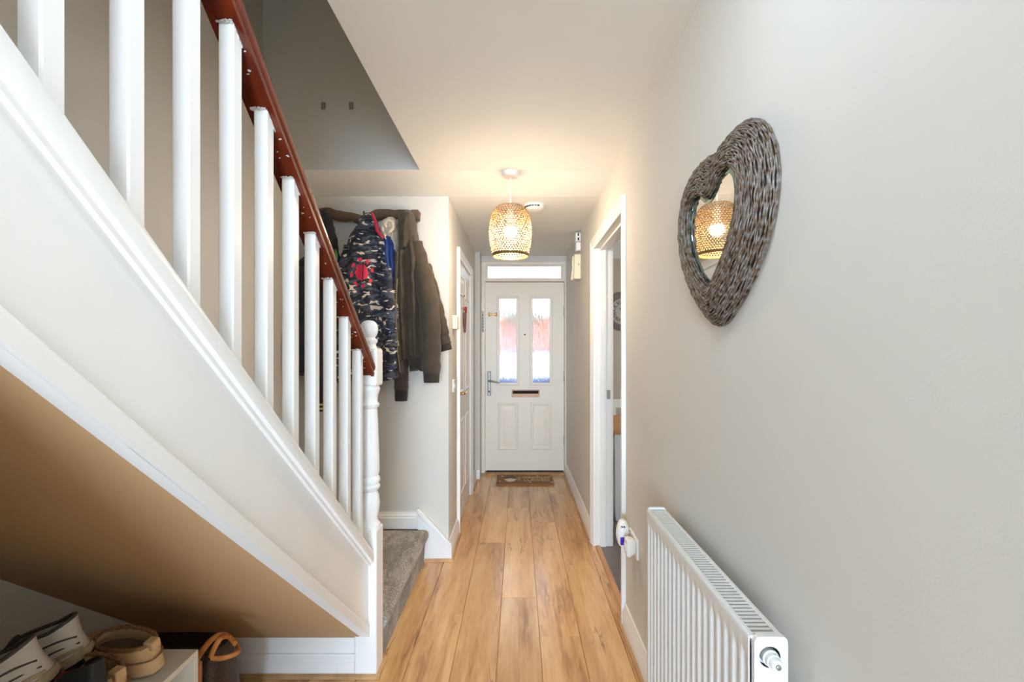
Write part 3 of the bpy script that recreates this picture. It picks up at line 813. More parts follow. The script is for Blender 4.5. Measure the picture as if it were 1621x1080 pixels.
# door chime and meter stacked on the right wall by the front door
def P(px, py, y): return ((px - 820) * y / F, y, CZ + (555 - py) * y / F)
yy = 3.74
ch = empty('door_chime', (XR, yy, 1.88), 'cream door chime box high on the right wall', 'door chime')
B().box(XR - 0.055, XR, yy - 0.045, yy + 0.045, 1.893, 2.095).build('chime_box', CREAMPL, ch, bevel=0.006)
B().tube([(XR - 0.062, yy - 0.03, 2.08), (XR - 0.066, yy - 0.034, 2.03), (XR - 0.064, yy - 0.03, 1.98), (XR - 0.07, yy - 0.034, 1.93), (XR - 0.074, yy - 0.03, 1.885)], [0.006, 0.008, 0.006, 0.008, 0.009], 8).build('pull_bead', CREAMPL, ch, smooth=60)
B().box(XR - 0.022, XR - 0.016, yy - 0.047, yy - 0.044, 2.00, 2.02).build('mark', CHROME, ch)
cn = empty('sensor_unit', (XR, yy, 2.10), 'small white sensor with dark slots above the door chime', 'sensor')
B().box(XR - 0.040, XR, yy - 0.035, yy + 0.035, 2.125, 2.195).build('lower_body', PLASTIC, cn, bevel=0.006)
up_ = B().box(XR - 0.042, XR, yy - 0.035, yy + 0.035, 2.200, 2.272).build('upper_body', PLASTIC, cn, bevel=0.006)
for z0, z1 in ((2.206, 2.230), (2.244, 2.266)):
    B().box(XR - 0.026, XR - 0.014, yy - 0.038, yy - 0.034, z0, z1).build('slot', DARK, up_)

# thermostat and light switch on the hall's left wall
th = empty('thermostat', (XH, 3.05, 1.45), 'cream wall thermostat beside the panel door', 'thermostat')
B().box(XH, XH + 0.034, 3.015, 3.09, 1.452, 1.545).build('housing', CREAMPL, th, bevel=0.006)
B().box(XH + 0.010, XH + 0.026, 3.011, 3.016, 1.462, 1.48).build('dial', PLASTIC, th, bevel=0.002)
sw = empty('light_switch', (XH, 3.05, 1.03), 'white light switch plate below the thermostat', 'light switch')
B().box(XH, XH + 0.010, 3.01, 3.096, 1.03, 1.116).build('plate', PLASTIC, sw, bevel=0.004)
B().box(XH + 0.009, XH + 0.015, 3.046, 3.060, 1.060, 1.086).build('rocker', PLASTIC, sw, bevel=0.002)

# ------------------------------------------------------------------ heart mirror
YM = 1.130
half = [(0.0, 1.738), (0.014, 1.747), (0.042, 1.764), (0.08, 1.770), (0.118, 1.768), (0.155, 1.750), (0.183, 1.716), (0.197, 1.668), (0.193, 1.618), (0.173, 1.565), (0.138, 1.518), (0.094, 1.475), (0.045, 1.440), (0.0, 1.420)]
def catmull(pts, per):
    out = []
    n = len(pts)
    for i in range(n - 1):
        p0 = pts[max(i - 1, 0)] if i > 0 else (-pts[1][0], pts[1][1])
        p1, p2 = pts[i], pts[i + 1]
        p3 = pts[i + 2] if i + 2 < n else (-pts[n - 2][0], pts[n - 2][1])
        for k in range(per):
            t = k / per
            out.append(tuple(0.5 * (2 * p1[j] + (p2[j] - p0[j]) * t + (2 * p0[j] - 5 * p1[j] + 4 * p2[j] - p3[j]) * t * t + (-p0[j] + 3 * p1[j] - 3 * p2[j] + p3[j]) * t ** 3) for j in (0, 1)))
    out.append(pts[-1])
    return out
hh = catmull(half, 9)
loop = hh + [(-a, z) for a, z in hh[-2:0:-1]]
NL = len(loop)
nrm = []
for i in range(NL):
    a = Vector(loop[i - 1]); c = Vector(loop[(i + 1) % NL]); t = (c - a).normalized()
    nrm.append(Vector((-t.y, t.x)))       # outward for this winding
if nrm[NL // 4].dot(Vector(loop[NL // 4]) - Vector((0, 1.6))) < 0: nrm = [-v for v in nrm]
def hpt(i, off, dep):
    q = loop[i % NL]; p = Vector(q) + nrm[i % NL] * off
    if abs(q[0]) < 1e-6 or p.x * q[0] < 0: p.x = 0.0 if abs(q[0]) < 1e-6 else math.copysign(0.0012, q[0])
    return (XR - dep, YM + p.x, p.y)
mir = empty('heart_mirror', (XR, YM, 1.355), 'heart-shaped mirror in a grey woven wicker frame', 'mirror')
def wicker_material():
    m = bpy.data.materials.new('grey_washed_willow'); m.use_nodes = True
    n, l = nodes_of(m); p = n['Principled BSDF']; p.inputs['Roughness'].default_value = 0.6
    tc = n.new('ShaderNodeTexCoord')
    a = n.new('ShaderNodeTexNoise'); a.inputs['Scale'].default_value = 80; a.inputs['Detail'].default_value = 4
    l.new(tc.outputs['Object'], a.inputs['Vector'])
    r = n.new('ShaderNodeValToRGB'); e = r.color_ramp.elements
    e[0].position = 0.32; e[0].color = srgb(58, 44, 34)
    e[1].position = 0.72; e[1].color = srgb(156, 147, 136)
    q = e.new(0.45); q.color = srgb(110, 90, 70)
    q = e.new(0.56); q.color = srgb(118, 110, 104)
    l.new(a.outputs['Fac'], r.inputs['Fac']); l.new(r.outputs['Color'], p.inputs['Base Color'])
    bp = n.new('ShaderNodeBump'); bp.inputs['Strength'].default_value = 0.3; bp.inputs['Distance'].default_value = 0.002
    l.new(a.outputs['Fac'], bp.inputs['Height']); l.new(bp.outputs['Normal'], p.inputs['Normal'])
    return m
WICK = wicker_material()
WICKD = pmat('dark_willow_core', (36, 28, 22), 0.8, var=0.25, var_scale=60, bump=0.4)
HW = 0.055
SECT = [(0.048, 0.003), (0.049, 0.010), (0.040, 0.021), (0.025, 0.032), (0.004, 0.041), (-0.018, 0.046), (-0.035, 0.046), (-0.046, 0.040), (-0.049, 0.030), (-0.048, 0.020), (-0.047, 0.010)]
_SL = [0.0]
for _a, _b in zip(SECT, SECT[1:]): _SL.append(_SL[-1] + math.hypot(_b[0] - _a[0], _b[1] - _a[1]))
def dsec(t):
    """wedge section by arc length, t in 0..1 from the thin outer edge over the front to the steep inner side."""
    u = min(max(t, 0), 0.9999) * _SL[-1]
    k = max(j for j in range(len(_SL) - 1) if _SL[j] <= u); f_ = (u - _SL[k]) / (_SL[k + 1] - _SL[k])
    a, b = SECT[k], SECT[k + 1]
    return a[0] + (b[0] - a[0]) * f_, a[1] + (b[1] - a[1]) * f_
core = B()
sec = [(o * 0.96, max(0.002, d - 0.0025)) for o, d in SECT]
rings = []
for i in range(NL):
    rings.append([hpt(i, o, d) for o, d in sec] + [hpt(i, -0.040, 0.002), hpt(i, 0.040, 0.001)])
rings.append(rings[0])
core.loft(rings, (False, False)).build('frame_core', WICKD, mir, smooth=60)
rng = random.Random(5)
NS = 46
wk = B()
for s_ in range(NS):
    t = s_ / (NS - 1)
    ph = rng.uniform(0, 1.2) + (s_ % 2) * pi
    pts = []; rad = []
    for i in range(0, NL, 1):
        w = sin(i * 2 * pi * 26 / NL + ph)
        tt = min(1, max(0, t + 0.008 * sin(i * 2 * pi * 5 / NL + s_) + 0.006 * w))
        o, d = dsec(tt)
        k = 1.0 + 0.012 * w
        pts.append(hpt(i, o * k, d + 0.0014 * w + 0.0012 * sin(s_ * 2.4)))
        rad.append(0.0020 + 0.0005 * sin(i * 0.9 + s_ * 2.1))
    wk.tube(pts, rad, 6, closed=True)
w_o = wk.build('wicker_weave', WICK, mir, smooth=60); w_o['kind'] = 'stuff'
inner = [hpt(i, -HW * 0.7, 0.0) for i in range(NL)]
MIRR = bpy.data.materials.new('silvered_glass'); MIRR.use_nodes = True
_n, _l = nodes_of(MIRR); _p = _n['Principled BSDF']
_p.inputs['Metallic'].default_value = 1.0; _p.inputs['Roughness'].default_value = 0.015; _p.inputs['Base Color'].default_value = (0.86, 0.88, 0.86, 1)
_t = _n.new('ShaderNodeTexNoise'); _t.inputs['Scale'].default_value = 4; _b = _n.new('ShaderNodeBump'); _b.inputs['Strength'].default_value = 0.01
_l.new(_t.outputs['Fac'], _b.inputs['Height']); _l.new(_b.outputs['Normal'], _p.inputs['Normal'])
def hring(off, dep):
    # the glass leans very slightly back at its far edge
    out = []
    for i in range(NL):
        x, y, z = hpt(i, off, dep + 0.024)
        out.append((x + 0.032 * (y - YM), y, z))
    return out
B().loft([hring(-0.040, 0.002), hring(-0.040, 0.006), hring(-0.060, 0.010)], (True, True)).build('mirror_glass', MIRR, mir)
BEVG = pmat('green_tinted_bevel', (120, 146, 138), 0.06, metal=0.9, var=0.15, var_scale=20)
B().loft([hring(-0.044, 0.0065), hring(-0.048, 0.0105), hring(-0.060, 0.0120), hring(-0.0605, 0.0095), hring(-0.044, 0.0065)], (False, False)).build('bevelled_edge', BEVG, mir, smooth=30)

# ------------------------------------------------------------------ radiator
RX0, RX1 = 0.410, 0.474; RY0, RY1 = 0.80, 1.467; RZ0, RZ1 = 0.20, 0.802
rad = empty('radiator', ((RX0 + RX1) / 2, (RY0 + RY1) / 2, 0), 'white ribbed panel radiator under the heart mirror', 'radiator')
def rad_panel(xf, sgn):
    """corrugated pressed panel: ribs run up, flattened at top and bottom."""
    nyy = 240; b = B(); V = []; Fq = []
    zs_ = [RZ0 + 0.004, RZ0 + 0.03, RZ0 + 0.045, RZ0 + 0.06, 0.5, RZ1 - 0.062, RZ1 - 0.050, RZ1 - 0.040, RZ1 - 0.032, RZ1 - 0.012, RZ1 - 0.004, RZ1 - 0.002]
    am = [0, 0, 0.5, 1, 1, 1, 0.75, 0.25, 0, 0, 0, -0.35]
    for z, a in zip(zs_, am):
        for i in range(nyy + 1):
            y = RY0 + 0.012 + (RY1 - RY0 - 0.024) * i / nyy
            u = (y - RY0 - 0.012) / 0.0333
            w = 0.5 - 0.5 * cos(2 * pi * u)
            w = min(1, max(0, (w - 0.25) * 2.0))
            V.append((xf + sgn * (0.007 * w * max(a, 0) - 0.004 * min(a, 0)), y, z))
    m_ = nyy + 1
    for k in range(len(zs_) - 1):
        for i in range(nyy):
            Fq.append((k * m_ + i, k * m_ + i + 1, (k + 1) * m_ + i + 1, (k + 1) * m_ + i))
    return b.add(V, Fq)
o = rad_panel(RX0 + 0.002, 1).build('front_panel', ENAMEL, rad, smooth=70)
o.modifiers.new('thickness', 'SOLIDIFY').thickness = 0.0015
o = rad_panel(RX1 - 0.002, -1).build('back_panel', ENAMEL, rad, smooth=70)
o.modifiers.new('thickness', 'SOLIDIFY').thickness = 0.0015
def end_panel(y0, y1, hole):
    """side plate with rounded top corners and a round hole for the plug."""
    n = 40; x0, x1 = RX0 + 0.006, RX1 + 0.001; cx, cz = 0.443, 0.770; r = 0.019
    def outline(a):
        d = Vector((cos(a), sin(a))); ts = []
        if d.x > 1e-6: ts.append((x1 - cx) / d.x)
        if d.x < -1e-6: ts.append((x0 - cx) / d.x)
        if d.y > 1e-6: ts.append((RZ1 + 0.004 - cz) / d.y)
        if d.y < -1e-6: ts.append((RZ0 - cz) / d.y)
        t = min(ts); return (cx + d.x * t, cz + d.y * t)
    angs = sorted([2 * pi * i / n for i in range(n)] + [math.atan2(zz - cz, xx - cx) % (2 * pi) for xx in (x0, x1) for zz in (RZ0, RZ1 + 0.004)])
    out = []
    for a in angs:
        x, z = outline(a)
        c = 0.010
        for sx, lim in ((1, x1), (-1, x0)):
            dx = (x - (lim - sx * c)) * sx; dz = z - (RZ1 + 0.004 - c)
            if dx > 0 and dz > 0:
                q = Vector((dx, dz)); q = q.normalized() * min(q.length, c); x = lim - sx * c + q.x * sx; z = RZ1 + 0.004 - c + q.y
        out.append((x, z))
    inn = [(cx + r * cos(a), cz + r * sin(a)) for a in angs]
    b = B()
    rings = [[(x, y1, z) for x, z in inn], [(x, y1, z) for x, z in out], [(x, y0, z) for x, z in out], [(x, y0, z) for x, z in inn]]
    rings.append(rings[0])
    return b.loft(rings, (False, False)).build('side_panel', ENAMEL, rad)
end_panel(RY0, RY0 + 0.010, True)
end_panel(RY1 - 0.010, RY1, True)
# recess behind the hole with the bleed plug
rc = B().lathe([(0.0188, 0.002), (0.0188, 0.012), (0.004, 0.0125)], (0.443, RY0, 0.770), 28, 'y', (False, True)).build('plug_recess', DARK, rad, smooth=30)
pg = B().lathe([(0.0145, 0.012), (0.0145, -0.002), (0.0125, -0.004), (0.0125, -0.012), (0.0108, -0.013), (0.0108, -0.022), (0.0095, -0.024)], (0.444, RY0, 0.769), 24, 'y').build('bleed_plug', ENAMEL, rad, smooth=40)
B().lathe([(0.0045, -0.024), (0.0045, -0.0265), (0.003, -0.027)], (0.444, RY0, 0.769), 16, 'y').build('bleed_screw', CHROME, pg, smooth=40)
# top grille: rails and bars
B().box(RX0 + 0.004, RX0 + 0.013, RY0 + 0.01, RY1 - 0.01, RZ1 - 0.006, RZ1).build('grille_rail', ENAMEL, rad, bevel=0.0015)
B().box(RX1 - 0.011, RX1 - 0.002, RY0 + 0.01, RY1 - 0.01, RZ1 - 0.006, RZ1).build('grille_rail', ENAMEL, rad, bevel=0.0015)
nb = 52; pb = (RY1 - RY0 - 0.03) / nb
bar0 = None
for k in range(nb):
    y = RY0 + 0.015 + pb * (k + 0.5)
    if bar0 is None:
        bar0 = B().box(RX0 + 0.012, RX1 - 0.010, y - 0.0032, y + 0.0032, RZ1 - 0.005, RZ1 - 0.0015).build('grille_bar', ENAMEL, rad)
    else:
        copy_part(bar0, rad, (0, pb * k, 0))
B().box(RX0 + 0.02, RX1 - 0.02, RY0 + 0.012, RY1 - 0.012, RZ0 + 0.02, RZ1 - 0.035).build('convector_fins', ENAMEL, rad)
for y in (RY0 + 0.12, RY1 - 0.12):
    B().box(RX1 - 0.006, XR + 0.004, y - 0.015, y + 0.015, 0.28, 0.72).build('wall_bracket', ENAMEL, rad)
for y in (RY0 - 0.02, RY1 + 0.02):
    B().tube([(0.442, y, -0.004), (0.442, y, 0.225), (0.442, y + (0.03 if y < 1 else -0.03), 0.235)], 0.0075, 10).build('pipe', CHROME, rad, smooth=60)

# ------------------------------------------------------------------ wall socket with two plug-ins
sk = empty('wall_socket', (XR, 1.99, 0.42), 'white double wall socket by the kitchen doorway', 'socket')
B().box(XR - 0.012, XR, 1.917, 2.063, 0.422, 0.508).build('face_plate', PLASTIC, sk, bevel=0.003)
for y in (1.935, 2.03):
    B().box(XR - 0.017, XR - 0.011, y, y + 0.014, 0.474, 0.498).build('rocker', PLASTIC, sk, bevel=0.002)
af = empty('air_freshener', (XR - 0.05, 2.045, 0.44), 'rounded cream plug-in air freshener with purple oil', 'air freshener')
rings = []
for k in range(13):
    t = k / 12; z = 0.435 + 0.112 * t
    w = sin(pi * (0.08 + 0.86 * t)) ** 0.45
    rings.append([(XR - 0.042 + 0.029 * w * math.copysign(abs(cos(a)) ** 0.8, cos(a)), 2.045 + 0.030 * w * math.copysign(abs(sin(a)) ** 0.8, sin(a)), z) for a in [2 * pi * i / 24 for i in range(24)]])
B().loft(rings).build('body', PLASTIC, af, smooth=60)
B().box(XR - 0.058, XR - 0.036, 2.010, 2.019, 0.448, 0.482).build('oil_window', PURPLE, af, bevel=0.003)
for x in (XR - 0.054, XR - 0.044):
    B().box(x, x + 0.006, 2.014, 2.022, 0.524, 0.529).build('vent_slot', DARK, af)
pa = empty('plug_adapter', (XR - 0.03, 1.95, 0.43), 'plain white plug in the nearer socket', 'plug')
B().prism([(XR - 0.012, 0.452), (XR - 0.012, 0.500), (XR - 0.040, 0.508), (XR - 0.052, 0.503), (XR - 0.052, 0.437), (XR - 0.040, 0.432)], 'y', 1.921, 1.973).build('body', PLASTIC, pa, bevel=0.006, seg=3)
B().box(XR - 0.056, XR - 0.051, 1.935, 1.960, 0.455, 0.485).build('cap', PLASTIC, pa, bevel=0.002)

# ------------------------------------------------------------------ doormat
COIR = pmat('brown_coir', (146, 102, 66), 0.95, var=0.3, var_scale=120, bump=0.9, bump_scale=220)
PRINTW = pmat('cream_mat_print', (226, 206, 178), 0.95, var=0.15, var_scale=200, bump=0.5, bump_scale=220)
PRINTG = pmat('grey_mat_print', (92, 90, 84), 0.95, var=0.2, var_scale=200, bump=0.5, bump_scale=220)
MX0, MX1, MY0, MY1, MZ = -0.213, 0.352, 4.41, 4.742, 0.016
mat_o = empty('doormat', ((MX0 + MX1) / 2, (MY0 + MY1) / 2, 0), 'brown coir doormat with cream lettering in front of the front door', 'doormat')
B().box(MX0, MX1, MY0, MY1, 0.0, MZ).build('mat', COIR, mat_o, bevel=0.003)
def lettering(txt, size, loc, mat, parent, name='lettering', extrude=0.0004, sx=1.0):
    cu = bpy.data.curves.new('text', 'FONT'); cu.body = txt; cu.size = size; cu.extrude = extrude
    cu.align_x = 'CENTER'; cu.align_y = 'CENTER'; cu.resolution_u = 2
    t = bpy.data.objects.new('text', cu); COL.objects.link(t)
    bpy.context.view_layer.update()
    me = bpy.data.meshes.new_from_object(t.evaluated_get(bpy.context.evaluated_depsgraph_get()))
    bpy.data.objects.remove(t)
    me.name = name; me.materials.clear(); me.materials.append(mat)
    o = bpy.data.objects.new(name, me); COL.objects.link(o); o.parent = parent
    w = WO[parent.name]
    o.location = (loc[0] - w[0], loc[1] - w[1], loc[2] - w[2]); o.scale = (sx, 1, 1)
    return o
lettering('NADOLIG', 0.085, (0.185, 4.625, MZ + 0.0006), PRINTW, mat_o, sx=0.72)
lettering('LLAWEN', 0.085, (0.185, 4.535, MZ + 0.0006), PRINTW, mat_o, sx=0.76)
B().prism([(-0.075 + 0.055 * cos(a * pi / 12), 4.575 + 0.13 * sin(a * pi / 12)) for a in range(13)], 'z', MZ, MZ + 0.001).build('grey_hat_print', PRINTG, mat_o)
B().prism([(-0.14, 4.565), (-0.075, 4.60), (-0.01, 4.565), (-0.04, 4.50), (-0.075, 4.475), (-0.11, 4.50)], 'z', MZ, MZ + 0.0014).build('cream_beard_print', PRINTW, mat_o)
for x, y in ((0.01, 4.61), (0.01, 4.545), (0.335, 4.68), (0.335, 4.47), (-0.16, 4.68), (0.12, 4.47), (-0.18, 4.50), (0.2, 4.69)):
    B().prism([(x - 0.018, y), (x, y + 0.012), (x + 0.018, y), (x, y - 0.012)], 'z', MZ, MZ + 0.0008).build('snowflake_print', PRINTW, mat_o)

# ------------------------------------------------------------------ coats on the driftwood rack
def C(px, py, y=2.74): return ((px - 820) * y / F, y, CZ + (555 - py) * y / F)
DRIFT = pmat('weathered_driftwood', (118, 96, 76), 0.85, var=0.35, var_scale=12, stretch=(0.35, 1, 1), bump=0.8, bump_scale=40, col2=(84, 66, 50))
cr_ = empty('coat_rack', (-0.92, 2.83, 2.10), 'rough driftwood coat rack fixed to the wall', 'coat rack')
pts = []; rr = []
for k in range(27):
    t = k / 26
    x = -1.235 + 0.62 * t
    z = 2.146 + 0.012 * sin(t * 9 + 1) + 0.006 * sin(t * 23) - 0.012 * math.exp(-((t - 0.42) / 0.08) ** 2)
    pts.append((x, 2.822, z)); rr.append(0.030 + 0.004 * sin(t * 13) + 0.003 * noise.noise(Vector((t * 30, 0, 0))))
lg = B().tube(pts, rr, 16, flat=((0, 1, 0), 0.85))
lg.v = [(x, y + 0.004 * noise.noise(Vector((x * 25, y * 60, z * 60))), z + 0.007 * noise.noise(Vector((x * 18, y * 50, z * 50 + 4)))) for x, y, z in lg.v]
lg.build('driftwood_log', DRIFT, cr_, smooth=50)
B().box(-0.655, -0.612, 2.79, 2.85, 2.117, 2.176).build('sawn_end', DRIFT, cr_, bevel=0.004)
for px in (517, 579, 618, 642):
    x, _, z = C(px, 345, 2.78)
    B().tube([(x, 2.80, z), (x, 2.765, z - 0.01), (x, 2.748, z + 0.012), (x, 2.745, z + 0.03)], 0.006, 8).build('peg', DRIFT, cr_, smooth=50)

def cloth(name, col, rough=0.85, var=0.12, vs=25, bump=0.35, bs=300, sheen=0.15):
    return pmat(name, col, rough, var=var, var_scale=vs, bump=bump, bump_scale=bs, sheen=sheen)
BROWN = cloth('olive_brown_cotton', (66, 55, 41))
BROWND = cloth('brown_ribbed_cuff', (46, 37, 29))
BLACKC = cloth('black_softshell', (34, 34, 38))
BLUEC = cloth('royal_blue_knit', (20, 56, 122))
FLEECE = cloth('cream_fleece', (214, 200, 176), vs=60, bump=0.9, bs=120)
PINKC = cloth('pink_lining', (206, 36, 74))
GREENP = cloth('green_piping', (96, 176, 60))
YELLOW = cloth('yellow_cuff_stripe', (206, 186, 96))
ZIPM = pmat('brass_zip', (150, 128, 84), 0.4, metal=0.7, var=0.3, var_scale=200, bump=0.5, bump_scale=300)

def drape(rows, n=84, levels=64, fold=0.010, kf=5.0, seed=0, p=0.75, noise_amp=0.006):
    """hanging garment: rows (z, x_left, x_right, y_front, y_back) from top down, lofted with soft folds."""
    rows = sorted(rows, key=lambda r: -r[0]); rings = []
    for k in range(levels + 1):
        z = rows[0][0] + (rows[-1][0] - rows[0][0]) * k / levels
        i = 0
        while i < len(rows) - 2 and rows[i + 1][0] > z: i += 1
        a, b = rows[i], rows[i + 1]
        t = (a[0] - z) / max(1e-6, a[0] - b[0]); t = t * t * (3 - 2 * t) * 0.5 + t * 0.5
        xl, xr, yf, yb = (a[j] + (b[j] - a[j]) * t for j in (1, 2, 3, 4))
        cx, hw = (xl + xr) / 2, (xr - xl) / 2; cy, hd = (yf + yb) / 2, (yb - yf) / 2
        depth = k / levels
        ring = []
        for q in range(n):
            an = 2 * pi * q / n
            u = math.copysign(abs(cos(an)) ** p, cos(an)); v = math.copysign(abs(sin(an)) ** p, sin(an))
            x = cx + hw * u; y = cy + hd * v
            if v < 0:      # front folds
                f_ = sin(u * kf + seed * 1.7 + depth * 1.4) * 0.7 + sin(u * kf * 2.3 + seed - depth * 2.1) * 0.4
                y += fold * f_ * (-v) * min(1, depth * 2.2)
                y += noise_amp * noise.noise(Vector((x * 14 + seed, z * 9, seed))) * 2
                y += noise_amp * 1.1 * abs(noise.noise(Vector((x * 22 - z * 16 + seed, z * 7 + x * 10, seed + 3)))) * 2 - noise_amp * 0.5
            x += noise_amp * 0.8 * noise.noise(Vector((z * 11, seed * 3.1, u)))
            zz = z + (0.012 * sin(u * 4 + seed) if k == levels else 0)
            ring.append((x, min(y, yb), zz))
        rings.append(ring)
    return B().loft(rings)
def sleeve(pts, rad, seed=0, squash=0.65, wr=0.004):
    P_ = [Vector(p) for p in pts]; m = 40; out = []; rs = []
    for k in range(m + 1):
        t = k / m * (len(P_) - 1); i = min(int(t), len(P_) - 2); f_ = t - i
        q = P_[i].lerp(P_[i + 1], f_)
        r = rad[i] + (rad[i + 1] - rad[i]) * f_
        out.append(q); rs.append(r + wr * 1.2 * noise.noise(Vector((k * 0.4, seed, 0.3))) + wr * 0.5 * sin(k * 1.15 + seed + sin(k * 0.5)))
    return B().tube(out, rs, 18, flat=((0, 1, 0), squash))
YW = 2.852
# olive brown jacket
jk = empty('brown_jacket', (-0.66, 2.78, 1.03), 'olive brown hooded jacket hanging from the right end of the rack', 'jacket')
def row(py, pl, pr, dep, y=2.74): # pixel row -> garment row
    a = C(pl, py, y); b = C(pr, py, y); return (a[2], a[0], b[0], YW - dep, YW - 0.008)
B_ = drape([row(331, 636, 646, 0.075), row(345, 630, 654, 0.12), row(375, 629, 660, 0.14), row(420, 628, 669, 0.15), row(480, 627, 672, 0.15), row(540, 629, 672, 0.14), row(567, 631, 671, 0.135)], seed=1, kf=6, fold=0.017)
bod = B_.build('body', BROWN, jk, smooth=70)
drape([row(565, 645, 670, 0.135), row(574, 646, 668, 0.132), row(585, 647, 668, 0.13)], seed=1, kf=9, fold=0.006, levels=8).build('hem_band', BROWND, jk, smooth=70)
drape([row(400, 626, 635, 0.157), row(480, 625, 634, 0.157), row(560, 627, 638, 0.15), row(596, 631, 640, 0.15)], seed=4, kf=3, fold=0.006).build('front_facing', BROWN, jk, smooth=70)
zx = [C(px, py, YW - 0.166) for px, py in ((629, 441), (627, 480), (628, 520), (630, 560), (634, 590))]
B().tube(zx, 0.0032, 6).build('zip', ZIPM, jk)
hoodp = drape([row(328, 638, 645, 0.07), row(338, 631, 654, 0.145), row(352, 629, 658, 0.165), row(375, 629, 657, 0.165), row(395, 631, 650, 0.15)], seed=6, kf=4, fold=0.012, levels=24, p=0.9)
hoodp.build('hood', BROWN, jk, smooth=70)
s1 = sleeve([C(658, 385, 2.745), C(668, 430, 2.725), C(679, 480, 2.715), (C(683, 540, 2.71)), C(683, 591, 2.71)], [0.042, 0.056, 0.060, 0.058, 0.053], seed=2)
s1.build('sleeve', BROWN, jk, smooth=70)
sleeve([C(683, 589, 2.71), C(683, 598, 2.71), C(683, 606, 2.71)], [0.049, 0.048, 0.046], seed=3, wr=0.001).build('cuff', BROWND, jk, smooth=60)
sleeve([C(672, 420, 2.79), C(682, 455, 2.79), C(692, 495, 2.79), C(701, 530, 2.79), C(705, 545, 2.79)], [0.04, 0.044, 0.044, 0.040, 0.037], seed=5).build('sleeve', BROWN, jk, smooth=70)
sleeve([C(704, 544, 2.79), C(705.5, 549, 2.79), C(707, 555, 2.79)], [0.036, 0.036, 0.035], seed=3, wr=0.001).build('cuff', BROWND, jk, smooth=60)
sleeve([C(636, 480, 2.80), C(636, 530, 2.79), C(635, 575, 2.785), C(635, 618, 2.785)], [0.045, 0.046, 0.045, 0.042], seed=8).build('sleeve', BROWN, jk, smooth=70)
sleeve([C(635, 617, 2.785), C(635, 626, 2.785), C(635, 635, 2.785)], [0.040, 0.040, 0.038], seed=3, wr=0.001).build('cuff', BROWND, jk, smooth=60)

# camouflage jacket with a pink chest print
def camo_material():
    m = bpy.data.materials.new('navy_camouflage_print'); m.use_nodes = True
    n, l = nodes_of(m); p = n['Principled BSDF']; p.inputs['Roughness'].default_value = 0.55
    tc = n.new('ShaderNodeTexCoord')
    def nz(sc, st, loc, det=2.0, dist=0.0):
        mp = n.new('ShaderNodeMapping'); mp.inputs['Scale'].default_value = st; mp.inputs['Location'].default_value = loc
        t = n.new('ShaderNodeTexNoise'); t.inputs['Scale'].default_value = sc; t.inputs['Detail'].default_value = det; t.inputs['Distortion'].default_value = dist
        l.new(tc.outputs['Object'], mp.inputs['Vector']); l.new(mp.outputs['Vector'], t.inputs['Vector']); return t.outputs['Fac']
    def rng_(v, a, b):
        r = n.new('ShaderNodeMapRange'); r.inputs['From Min'].default_value = a; r.inputs['From Max'].default_value = b; l.new(v, r.inputs['Value']); return r.outputs['Result']
    def mix(a, b, f_):
        x = n.new('ShaderNodeMix'); x.data_type = 'RGBA'; l.new(f_, x.inputs['Factor'])
        if isinstance(a, tuple): x.inputs['A'].default_value = a
        else: l.new(a, x.inputs['A'])
        x.inputs['B'].default_value = b; return x.outputs['Result']
    c = mix(srgb(18, 22, 36), srgb(74, 78, 92), rng_(nz(16, (0.6, 1, 1.5), (0, 0, 0), 2, 1.5), 0.50, 0.53))
    c = mix(c, srgb(28, 42, 78), rng_(nz(13, (0.6, 1, 1.4), (7, 1, 3), 2, 1.0), 0.60, 0.62))
    c = mix(c, srgb(228, 216, 200), rng_(nz(14, (0.8, 1, 1.7), (2, 5, 9), 1.5, 1.9), 0.605, 0.62))
    # chest print: blob with a broken ring, in the jacket's own coordinates
    sx = n.new('ShaderNodeSeparateXYZ'); l.new(tc.outputs['Object'], sx.inputs['Vector'])
    def mth(op, a, b):
        q = n.new('ShaderNodeMath'); q.operation = op
        for i, v in enumerate((a, b)):
            if v is None: continue
            if isinstance(v, (int, float)): q.inputs[i].default_value = v
            else: l.new(v, q.inputs[i])
        return q.outputs['Value']
    ox, oz = PRINT
    dx = mth('DIVIDE', mth('SUBTRACT', sx.outputs['X'], ox), 0.068)
    dz = mth('DIVIDE', mth('SUBTRACT', sx.outputs['Z'], oz), 0.092)
    r = mth('SQRT', mth('ADD', mth('MULTIPLY', dx, dx), mth('MULTIPLY', dz, dz)), None)
    ang = mth('ARCTAN2', dz, dx)
    dash = mth('GREATER_THAN', mth('ADD', mth('SINE', mth('MULTIPLY', ang, 8.0), None), mth('MULTIPLY', nz(30, (1, 1, 1), (1, 8, 2)), 2.4)), 1.35)
    ringm = mth('MULTIPLY', mth('MULTIPLY', mth('GREATER_THAN', r, 0.76), mth('LESS_THAN', r, 0.98)), dash)
    wob = mth('ADD', r, mth('MULTIPLY', nz(40, (1, 1, 1), (4, 4, 4)), 0.35))
    blob = mth('LESS_THAN', wob, 0.72)
    notch = mth('GREATER_THAN', mth('ABSOLUTE', mth('ADD', dx, -0.12), None), 0.05)
    msk = mth('MAXIMUM', ringm, mth('MULTIPLY', blob, notch))
    front = mth('LESS_THAN', sx.outputs['Y'], -0.01)
    c = mix(c, srgb(224, 40, 78), mth('MULTIPLY', msk, front))
    l.new(c, p.inputs['Base Color'])
    b = n.new('ShaderNodeBump'); b.inputs['Strength'].default_value = 0.25; b.inputs['Distance'].default_value = 0.004
    l.new(nz(60, (1, 1, 1.6), (0, 3, 0)), b.inputs['Height']); l.new(b.outputs['Normal'], p.inputs['Normal'])
    return m
cj_loc = (-0.90, 2.79, 1.14)
pc = C(575, 433, 2.71)
